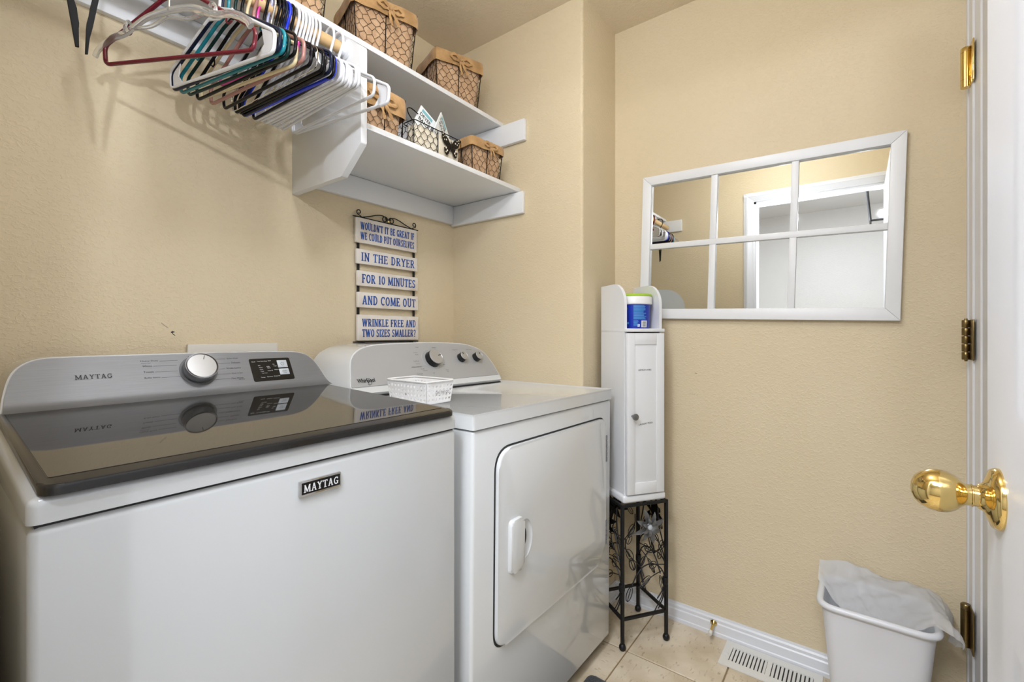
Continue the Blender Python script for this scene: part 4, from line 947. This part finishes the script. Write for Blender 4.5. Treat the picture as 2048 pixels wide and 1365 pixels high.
# ---------------------------------------------------------------- plastic basket on the dryer
t = thing('storage_basket', 'small white perforated plastic basket on the dryer top', 'basket', (.91, 1.02, .942))
bx_, by_ = (.855, .958), (.945, 1.115); cxm, cym = sum(bx_)/2, sum(by_)/2; hx, hy = (bx_[1]-bx_[0])/2, (by_[1]-by_[0])/2
z0, z1 = .942, 1.006
def ringpts(k, z, cr=.012, extra=0): return [V(cxm, cym, z)+V(p.x, p.y, 0) for p in fillet([(-hx*k-extra,-hy*k-extra),(hx*k+extra,-hy*k-extra),(hx*k+extra,hy*k+extra),(-hx*k-extra,hy*k+extra)], cr, 3)]
bm = NB()
# perforated walls: lattice of small bars between horizontal bands
def lattice(p0, p1, q0, q1):
    wl_ = (p1-p0).length; nx_ = max(4, int(wl_/.0125)); rows_ = 4; vg = {}
    def pt(s, t_): return (p0.lerp(p1, s)).lerp(q0.lerp(q1, s), t_)
    nn = (p1-p0).cross(q0-p0).normalized()*.0016
    for i in range(nx_):
        for j in range(rows_):
            s0, s1, t0, t1 = i/nx_, (i+1)/nx_, .08+.84*j/rows_, .08+.84*(j+1)/rows_
            o4 = [pt(s0,t0), pt(s1,t0), pt(s1,t1), pt(s0,t1)]; c4 = pt((s0+s1)/2, (t0+t1)/2); kk = .42 if (i+j) % 2 == 0 else .62
            i4 = [p.lerp(c4, kk) if (i+j) % 2 == 0 else ([c4.lerp((o4[k]+o4[(k+1) % 4])/2, .7) for k in range(4)][k_]) for k_, p in enumerate(o4)]
            ov = [bm.verts.new(p+nn) for p in o4]; iv = [bm.verts.new(p+nn) for p in i4]; ib = [bm.verts.new(p-nn) for p in i4]; ob = [bm.verts.new(p-nn) for p in o4]
            for k in range(4):
                bm.faces.new((ov[k], ov[(k+1) % 4], iv[(k+1) % 4], iv[k])); bm.faces.new((iv[k], iv[(k+1) % 4], ib[(k+1) % 4], ib[k])); bm.faces.new((ib[k], ib[(k+1) % 4], ob[(k+1) % 4], ob[k]))
    for (ta, tb) in ((0, .08), (.92, 1)):
        A4 = [pt(0,ta), pt(1,ta), pt(1,tb), pt(0,tb)]; u_ = [bm.verts.new(p+nn) for p in A4]; l_ = [bm.verts.new(p-nn) for p in A4]
        bm.faces.new(u_); bm.faces.new(l_[::-1])
cs0 = [V(cxm+a*hx*.88, cym+b*hy*.92, z0+.001) for a, b in ((-1,-1),(1,-1),(1,1),(-1,1))]; cs1 = [V(cxm+a*hx, cym+b*hy, z1-.004) for a, b in ((-1,-1),(1,-1),(1,1),(-1,1))]
for i in range(4): lattice(cs0[i], cs0[(i+1) % 4], cs1[i], cs1[(i+1) % 4])
obj('perforated_wall', bm, 'basketplastic', t, smooth=0)
bm = NB(); tube(bm, ringpts(1, z1, .014, .003), .0035, 8, closed=True, flat=.7); obj('rim', bm, 'basketplastic', t)
obj('base', B(cxm-hx*.88, cxm+hx*.88, cym-hy*.92, cym+hy*.92, z0, z0+.003), 'basketplastic', t)
texts('embossed_text', [('LAUNDRY BASICS', .06, .007, fr((cxm+hx*.97, cym-hy*.85, z0+.030), (0,1,0), (0,0,1))), ], 'grayink', t) if False else None
texts('side_lettering', [('ON THE GO', .052, .0075, fr((cxm-hx*.35, cym-hy*.975-.0022, z0+.028), (1,0,0), (0,-.05,1)))], 'grayink', t)

# ---------------------------------------------------------------- stand with iron flowers
S0 = V(1.546, .677, 0); U = V(.819, -.574, 0).normalized(); Vv = V(.574, .819, 0).normalized(); SS = .185; SH = .524
st = thing('plant_stand', 'square black wrought-iron stand with metal flowers under the white cabinet', 'stand', tuple(S0+U*SS/2+Vv*SS/2))
leg = [S0, S0+U*SS, S0+U*SS+Vv*SS, S0+Vv*SS]
smx = fr(S0, U, Vv)
for p in leg:
    bm = NB(); l_ = smx.inverted() @ p; box(bm, l_.x-.0055, l_.x+.0055, l_.y-.0055, l_.y+.0055, .02, SH, bev=.001, mx=smx)
    lo = obj('leg', bm, 'iron', st)
    bm = NB(); lathe(bm, [(.004,.026),(.009,.022),(.0125,.015),(.0125,.008),(.009,.002),(.003,0)], 14, mx=Matrix.Translation((p.x, p.y, 0))); obj('ball_foot', bm, 'iron', lo)
for i in range(4):
    a, b = leg[i], leg[(i+1) % 4]
    for nm, z in (('top_rail', SH-.006), ('stretcher', .111)):
        mx = fr(a+V(0,0,z), (b-a).normalized(), (0,0,1)); obj(nm, B(.003, SS-.003, -.005, .005, -.005, .005, bev=.0008, mx=mx), 'iron', st)
def pet(bm, cx, cz, ang, L_, w, mx, lift):
    c_, s_ = math.cos(ang), math.sin(ang); n_ = 6
    rows_ = []
    for k in range(n_+1):
        t_ = k/n_; ww = w*math.sin(PI*min(1, t_*.9+.08))**.8 if t_ < 1 else .0005; r_ = .006+L_*t_; z_ = lift+.012*math.sin(t_*PI*.9)
        rows_.append([bm.verts.new(mx @ V(cx+c_*r_-s_*o_, cz+s_*r_+c_*o_, z_+dz)) for o_, dz in ((-ww/2, .003), (0, 0), (ww/2, .003))])
    for k in range(n_):
        for q in range(2): bm.faces.new((rows_[k][q], rows_[k+1][q], rows_[k+1][q+1], rows_[k][q+1]))
def leafloop(bm, c_, ang, L_, w, mx, r=.0015):
    d = V(math.cos(ang), math.sin(ang)); n = V(-d.y, d.x); c_ = V(*c_)
    pts = [c_+d*L_*(.5-.5*math.cos(a))*1.0-d*L_/2+n*w/2*math.sin(a) for a in [2*PI*k/16 for k in range(16)]]
    tube(bm, [mx @ V(p.x, p.y, 0) for p in pts], r, 5, closed=True); tube(bm, [mx @ V((c_-d*L_*.5).x, (c_-d*L_*.5).y, 0), mx @ V((c_+d*L_*.4).x, (c_+d*L_*.4).y, 0)], r*.9, 5)
def decor(i):
    a, b = leg[i], leg[(i+1) % 4]; mx = fr(a, (b-a).normalized(), (0, 0, 1))
    if mx.to_3x3().col[2].dot((a+b)/2-(leg[0]+leg[2])/2) < 0: pass
    n_off = .010
    mx = mx @ Matrix.Translation((0, 0, .0))
    def cw(pts, r): tube(bm, [mx @ V(p.x, p.y, .002) for p in bez([V(*q) for q in pts], 8)], r*1.3, 6)
    bm = NB()
    cw([(.176,.160),(.179,.224),(.177,.239),(.165,.266),(.145,.285),(.119,.295),(.086,.289),(.06,.266),(.038,.228)], .0018)
    cw([(.163,.262),(.119,.246),(.076,.213)], .0013); cw([(.178,.18),(.180,.26),(.178,.29),(.165,.315),(.145,.335),(.122,.344),(.099,.333),(.073,.289)], .0019)
    cw([(.145,.162),(.172,.20),(.182,.26),(.180,.327),(.165,.383),(.150,.440),(.148,.50)], .0019); cw([(.165,.150),(.180,.21),(.175,.308),(.152,.368),(.118,.425)], .0016); cw([(.128,.343),(.112,.371),(.104,.43)], .0015)
    cw([(.117,.292),(.150,.288),(.176,.284)], .0014); cw([(.012,.40),(.014,.36),(.04,.325),(.073,.292)], .0015)
    cw([(.150,.125),(.172,.17),(.180,.224)], .0016); cw([(.130,.113),(.165,.17),(.178,.22)], .0014)
    for (c_, an, L_, w) in (((.028,.197),1.25,.052,.022),((.093,.232),.65,.056,.022),((.112,.347),2.7,.036,.020),((.083,.308),1.1,.036,.016),((.127,.288),.15,.030,.028),((.041,.300),2.0,.040,.022),((.030,.340),2.1,.046,.024),((.140,.392),2.1,.044,.014),((.036,.42),1.0,.04,.016)):
        leafloop(bm, c_, an, L_, w, mx)
    obj('vine_scrollwork', bm, 'iron', st)
    bm = NB(); lathe(bm, [(.010,.210),(.011,.214),(.011,.232),(.010,.236)], 12, mx=Matrix.Translation(((b-(b-a).normalized()*.004).x, (b-(b-a).normalized()*.004).y, 0))); obj('clasp', bm, 'iron', st)
    bm = NB(); off = .010
    for k in range(8): pet(bm, .102, .438, k*PI/4+.3, .050 if k % 2 else .062, .020, mx, off-.005)
    for k in range(7): pet(bm, .102, .438, k*2*PI/7, .030, .015, mx, off+.004)
    bmesh.ops.solidify(bm, geom=bm.faces[:], thickness=.0008); bmesh.ops.recalc_face_normals(bm, faces=bm.faces[:])
    fo = obj('flower', bm, 'pewter' if i == 0 else 'iron', st, smooth=60)
    bm = NB(); lathe(bm, [(.001,off-.002),(.011,off),(.0115,off+.006),(.009,off+.0085),(.0085,off+.0105),(.001,off+.0125)], 20, mx=mx @ Matrix.Translation((.102, .438, .002))); obj('flower_centre', bm, 'buttonsilver' if i == 0 else 'iron', fo)
for i in range(4): decor(i)

# ---------------------------------------------------------------- slim cabinet
cb = thing('slim_cabinet', 'tall slim white cabinet with one door and an open arched top, on the iron stand', 'cabinet', tuple(S0+U*.09+Vv*.09+V(0,0,SH)))
def cpart(name, m, *a, parent=None, bev=.0015, **k):
    return obj(name, B(*a, bev=bev, mx=bmx2, **k), m, parent or cb)
C0 = S0+U*.015+Vv*.012; bmx2 = fr(C0, U, Vv)
CW, CD, ZB = .160, .172, SH+.0285
obj('base', B(-.010, CW+.010, -.012, CD+.002, SH+.0002, ZB, bev=.009, seg=4, mx=bmx2), 'white', cb, smooth=60)
def side(x0, x1):
    o_ = [(0.0, ZB), (0.0, 1.248)] + [(.078-.078*math.cos(a)*1.0, 1.250+.077*math.sin(a)) for a in [PI/2*k/10 for k in range(11)]] + [(CD, 1.327), (CD, ZB)]
    bm = NB(); prism(bm, o_, x0, x1, mx=bmx2 @ fr((0,0,0), (0,1,0), (0,0,1)), bev=.0012, seg=1, bev_all=True); bmesh.ops.recalc_face_normals(bm, faces=bm.faces[:]); return bm
obj('side_panel', side(0, .011), 'white', cb); obj('side_panel', side(CW-.011, CW), 'white', cb)
cpart('top_shelf', 'white', -.001, CW+.001, -.016, CD-.002, 1.147, 1.159)
cpart('back_panel', 'white', .011, CW-.011, CD-.006, CD-.001, ZB, 1.149, bev=0)
dz0, dz1 = ZB+.004, 1.1425
dc = cpart('door', 'white', .002, CW-.002, -.014, -.005, dz0, dz1, bev=.001)
for nm, a in (('door_stile', (.002,.034,-.0175,-.013,dz0,dz1)), ('door_stile', (CW-.034,CW-.002,-.0175,-.013,dz0,dz1)), ('door_rail', (.034,CW-.034,-.0175,-.013,dz1-.042,dz1)), ('door_rail', (.034,CW-.034,-.0175,-.013,dz0,dz0+.042))):
    cpart(nm, 'white', *a, parent=dc, bev=.0012)
kmx2 = bmx2 @ Matrix.Translation((.023, -.0175, .842)) @ Matrix.Rotation(PI/2, 4, 'X')
bm = NB(); lathe(bm, [(.005,0),(.0045,.010),(.006,.014),(.0115,.017),(.0125,.021),(.0115,.024),(.004,.0255),(.0005,.026)], 20, mx=kmx2); obj('knob', bm, 'satin', dc, smooth=50)
texts('door_lettering', [('LEMON FIRS', .054, .0060, bmx2 @ Matrix.Translation((.050, -.0143, 1.005)) @ fr((0,0,0),(1,0,0),(0,0,1))), ('LAUNDRY PODS', .058, .0060, bmx2 @ Matrix.Translation((.052, -.0143, .806)) @ fr((0,0,0),(1,0,.09),(-.09,0,1)))], 'ink', dc)
# detergent tub
tu = thing('detergent_tub', 'round blue tub with white lid and lime rim in the open top of the cabinet', 'tub', tuple(C0+U*.083+Vv*.060+V(0,0,1.1595)))
tmx = bmx2 @ Matrix.Translation((.083, .060, 0))
bm = NB(); lathe(bm, [(.050,1.1597),(.053,1.162),(.0575,1.250),(.0575,1.252)], 40, mx=tmx); tb = obj('tub_body', bm, 'tubblue', tu, smooth=40)
bm = NB(); lathe(bm, [(.058,1.249),(.0625,1.251),(.063,1.277),(.061,1.280),(.0005,1.280)], 40, mx=tmx); obj('lid', bm, 'basketplastic', tu, smooth=40)
bm = NB(); lathe(bm, [(.061,1.2795),(.0635,1.2805),(.064,1.286),(.060,1.289),(.0005,1.289)], 40, mx=tmx); obj('lid_rim', bm, 'lime', tu, smooth=40, label='lime green rim of the lid')
def wrap(bm, a0, a1, z0_, z1_, ro=.0006):
    n_ = max(2, int(abs(a1-a0)/6)); vs1 = []
    for k in range(n_+1):
        a = math.radians(a0+(a1-a0)*k/n_); q = []
        for z_ in (z0_, z1_):
            rr = .053+(.0575-.053)*(z_-1.162)/.088+ro; q.append(bm.verts.new(tmx @ V(rr*math.cos(a), rr*math.sin(a), z_)))
        vs1.append(q)
    for k in range(n_): bm.faces.new((vs1[k][0], vs1[k+1][0], vs1[k+1][1], vs1[k][1]))
bm = NB(); rn = random.Random(3)
for k in range(13): wrap(bm, -128, -128+rn.uniform(38, 52), 1.244-k*.0042, 1.2465-k*.0042)
for k in range(5): wrap(bm, -128, -128+rn.uniform(14, 22), 1.187-k*.004, 1.1892-k*.004)
wrap(bm, -165, -146, 1.176, 1.184); obj('label_text_lines', bm, 'labelcyan', tb, smooth=0)
bm = NB(); wrap(bm, -98, -72, 1.164, 1.189, .0009); wrap(bm, -113, -104, 1.166, 1.176, .0005); obj('barcode_patch', bm, 'whiteink', tb, smooth=0)
bm = NB()
for k in range(7): wrap(bm, -93, -78, 1.167+k*.0028, 1.1682+k*.0028, .0013)
obj('barcode_bars', bm, 'ink', tb, smooth=0)
bm = NB()
for k in range(10):
    a = 2*PI*k/10; rr = .0106
a_c, z_c = -163, 1.234
cen = bm.verts.new(tmx @ V(.0578*math.cos(math.radians(a_c)), .0578*math.sin(math.radians(a_c)), z_c)); rim_ = []
for k in range(16):
    a = 2*PI*k/16; an = math.radians(a_c+12*math.cos(a)); rim_.append(bm.verts.new(tmx @ V(.0577*math.cos(an), .0577*math.sin(an), z_c+.0115*math.sin(a))))
for k in range(16): bm.faces.new((cen, rim_[k], rim_[(k+1) % 16]))
obj('round_emblem', bm, 'lime', tb, smooth=0)
bm = NB(); cen = bm.verts.new(tmx @ V(.0586*math.cos(math.radians(a_c)), .0586*math.sin(math.radians(a_c)), z_c)); rim_ = []
for k in range(16):
    a = 2*PI*k/16; rr = 1 if k % 2 else .55; an = math.radians(a_c+7*rr*math.cos(a)); rim_.append(bm.verts.new(tmx @ V(.0586*math.cos(an), .0586*math.sin(an), z_c+.0075*rr*math.sin(a))))
for k in range(16): bm.faces.new((cen, rim_[k], rim_[(k+1) % 16]))
obj('emblem_mark', bm, 'ink', tb, smooth=0)

# ---------------------------------------------------------------- floor register
vt = thing('floor_register', 'white metal floor vent register beside the far baseboard', 'vent', (1.762, .24, 0))
vx0, vx1, vy0, vy1 = 1.686, 1.829, .094, .388
bm = NB()
box(bm, vx0, vx0+.032, vy0, vy1, .0008, .005); box(bm, vx1-.032, vx1, vy0, vy1, .0008, .005)
box(bm, vx0+.032, vx1-.032, vy0, vy0+.024, .0008, .005); box(bm, vx0+.032, vx1-.032, vy1-.026, vy1, .0008, .005); box(bm, vx0+.032, vx1-.032, .236, .250, .0008, .005)
obj('register_frame', bm, 'vent', vt, smooth=0)
obj('damper', B(vx0+.03, vx1-.03, vy0+.02, vy1-.02, .0004, .0010), 'darkgap', vt, smooth=0)
for a, b in ((vy0+.024, .236), (.250, vy1-.026)):
    n_ = 10; stp = (b-a)/n_
    for k in range(n_):
        y_ = a+stp*(k+.5); mx = Matrix.Translation(((vx0+vx1)/2, y_, .003)) @ Matrix.Rotation(math.radians(18), 4, 'X')
        obj('louver', box(NB(), -.041, .041, -stp*.36, stp*.30, -.0007, .0007, mx=mx), 'vent', vt, smooth=0)
bm = NB(); tube(bm, [(vx0+.045, vy1-.014, .0055), (vx0+.095, vy1-.016, .0055)], .0012, 6); box(bm, vx0+.055, vx0+.062, vy1-.02, vy1-.004, .005, .010); obj('damper_lever', bm, 'vent', vt)
# ---------------------------------------------------------------- door stop
ds = thing('door_stop', 'small brass door stop with white rubber tip on the baseboard', 'door stop', (XC-.014, .435, .044))
dsx = fr((XC-.012, .437, .046), (0, -1, 0), (0, 0, 1))
dsx = dsx @ Matrix.Rotation(math.radians(12), 4, 'X')
bm = NB(); lathe(bm, [(.013,0),(.012,.003),(.006,.008),(.0045,.030),(.005,.046)], 18, mx=dsx); obj('stop_post', bm, 'brass', ds, smooth=50)
bm = NB(); lathe(bm, [(.007,.044),(.0075,.056),(.006,.060)], 16, mx=dsx); obj('rubber_tip', bm, 'rubber', ds, smooth=50)

# ---------------------------------------------------------------- waste bin with liner
bn = thing('waste_bin', 'white plastic waste bin under the mirror beside the door jamb', 'bin', (1.715, -.06, 0))
BX, BY, BZ = (1.612, 1.815), (-.170, .093), .352
def binring(k, z, e=0, cr=.045):
    cx, cy = (BX[0]+BX[1])/2, (BY[0]+BY[1])/2; hx, hy = (BX[1]-BX[0])/2*k+e, (BY[1]-BY[0])/2*k+e
    return [V(cx+p.x, cy+p.y, z) for p in fillet([(-hx,-hy),(hx,-hy),(hx,hy),(-hx,hy)], cr*k, 8)]
bm = NB(); levels = [binring(.74,.001), binring(.76,.02), binring(.97,BZ-.02), binring(.98,BZ-.012), binring(.96,BZ-.012,-.002), binring(.94,BZ-.03,-.002), binring(.75,.025,-.002)]
RR = [[bm.verts.new(p) for p in L_] for L_ in levels]
for i in range(len(RR)-1):
    n_ = len(RR[i])
    for k in range(n_): bm.faces.new((RR[i][k], RR[i][(k+1) % n_], RR[i+1][(k+1) % n_], RR[i+1][k]))
bm.faces.new(RR[0][::-1]); bm.faces.new(RR[-1]); obj('bin_body', bm, 'binplastic', bn, smooth=50)
bm = NB(); tube(bm, binring(.985, BZ-.008, .002), .0095, 8, closed=True, flat=.95); obj('rim', bm, 'binplastic', bn, smooth=60)
# liner bag: its back wall stands above the rim, slumps into the bin and drapes over the right end
def lerp_list(L_, f_):
    x = f_*(len(L_)-1); i_ = min(int(x), len(L_)-2); t_ = x-i_; t_ = t_*t_*(3-2*t_)*.5+t_*.5; return L_[i_]*(1-t_)+L_[i_+1]*t_
YS = [.104, .055, -.02, -.10, -.160, -.192, -.208]; ZT = [.388, .397, .391, .385, .376, .356, .330]
XF = [1.752, 1.690, 1.640, 1.632, 1.600, 1.596, 1.612]; ZF = [.362, .315, .285, .325, .374, .376, .352]
def bag(s_, t_):
    y = lerp_list(YS, s_); zt = lerp_list(ZT, s_); xf = lerp_list(XF, s_); zf = lerp_list(ZF, s_)
    if t_ < .12:     # hem behind the top fold
        g = t_/.12; x = 1.834-.004*g; z = zt-.030*(1-g)
    else:
        g = (t_-.12)/.88; x = 1.830+(xf-1.830)*g; z = zt+(zf-zt)*(g**1.25)
    w_ = noise.noise_vector(V(x*9, y*9, 3)).x*.014 + noise.noise_vector(V(x*34+y*18, y*12, 7)).x*.009 + abs(noise.noise_vector(V(x*14-y*30, y*4, 1)).x)*.014
    env = min(1, t_*6)
    q = V(x, y-.006*math.sin(t_*9)*(s_ > .9), z+w_*env)
    if s_ > .84: q.z -= (s_-.84)*.05*(1-abs(t_-.5))
    q.x = min(q.x, XC-.006); return q
bm = NB(); ns, nt_ = 70, 48
G_ = [[bm.verts.new(bag(i_/ns, j_/nt_)) for j_ in range(nt_+1)] for i_ in range(ns+1)]
for i_ in range(ns):
    for j_ in range(nt_): bm.faces.new((G_[i_][j_], G_[i_+1][j_], G_[i_+1][j_+1], G_[i_][j_+1]))
# right end drape
D_ = []
for j_ in range(nt_+1):
    p = G_[ns][j_].co; col_ = [G_[ns][j_]]
    for k in range(1, 5):
        nz = noise.noise_vector(V(p.x*40, k*.5, 2)).x*.006; col_.append(bm.verts.new(V(p.x*.985+.022, p.y-.004*math.sin(k*.6)+.006*(k/4)+nz, p.z-.008*k*(.5+.6*math.sin(j_/nt_*PI)))))
    D_.append(col_)
for j_ in range(nt_):
    for k in range(4): bm.faces.new((D_[j_][k], D_[j_][k+1], D_[j_+1][k+1], D_[j_+1][k]))
tag(obj('bin_liner', bm, 'film', smooth=80), 'translucent white plastic liner bag crumpled over the waste bin rim', 'bin liner')

# ---------------------------------------------------------------- rug
bm = NB(); prism(bm, [tuple(p) for p in fillet([(.62,.40),(1.352,.42),(1.366,.712),(.62,.70)], .02, 5)], .0004, .010, bev=.003)
rg = tag(obj('floor_mat', bm, 'rug', smooth=50), 'charcoal textured floor mat in front of the machines, only its corner in view', 'rug')
bm = NB()
for k in range(22): tube(bm, [(1.33-k*.03, .43, .0102), (1.335-k*.03, .70, .0102)], .004, 5)
obj('rib', bm, 'rug', rg)

# ---------------------------------------------------------------- lamps: laundry dome (out of frame) and hall lantern (seen in the mirror)
t = thing('ceiling_lamp', 'round ceiling lamp of the laundry room above the machines', 'lamp', (.62, .42, 2.44))
bm = NB(); lathe(bm, [(.16,2.4399),(.16,2.415),(.150,2.41),(.001,2.409)], 40, mx=Matrix.Translation((.62,.42,0))); obj('lamp_base', bm, 'trim', t)
bm = NB(); lathe(bm, [(.147,2.409),(.14,2.375),(.10,2.350),(.05,2.342),(.001,2.340)], 40, mx=Matrix.Translation((.62,.42,0)), cap=False); obj('glass_dome', bm, 'lamp_glass', t)
t = thing('lantern', 'black framed glass hall lantern reflected at the right of the mirror', 'lamp', (-.72, -.175, 2.44))
lx, ly, lz0, lz1, hw = -.72, -.175, 1.98, 2.27, .13; bm = NB()
for z, k in ((lz0, .8), (lz1, 1)): tube(bm, [(lx-hw*k,ly-hw*k,z),(lx+hw*k,ly-hw*k,z),(lx+hw*k,ly+hw*k,z),(lx-hw*k,ly+hw*k,z)], .009, 6, closed=True)
for a, b in ((-1,-1),(1,-1),(1,1),(-1,1)): tube(bm, [(lx+a*hw*.8,ly+b*hw*.8,lz0),(lx+a*hw,ly+b*hw,lz1)], .006, 6); tube(bm, [(lx+a*hw,ly+b*hw,lz1),(lx,ly,lz1+.06)], .005, 6)
tube(bm, [(lx,ly,lz1+.05),(lx,ly,2.44)], .006, 8); obj('lantern_frame', bm, 'iron', t)
bm = NB(); lathe(bm, [(.005,2.10),(.018,2.115),(.022,2.14),(.012,2.17),(.010,2.20)], 20, mx=Matrix.Translation((lx,ly,0))); obj('bulb', bm, 'lamp_glass', t)
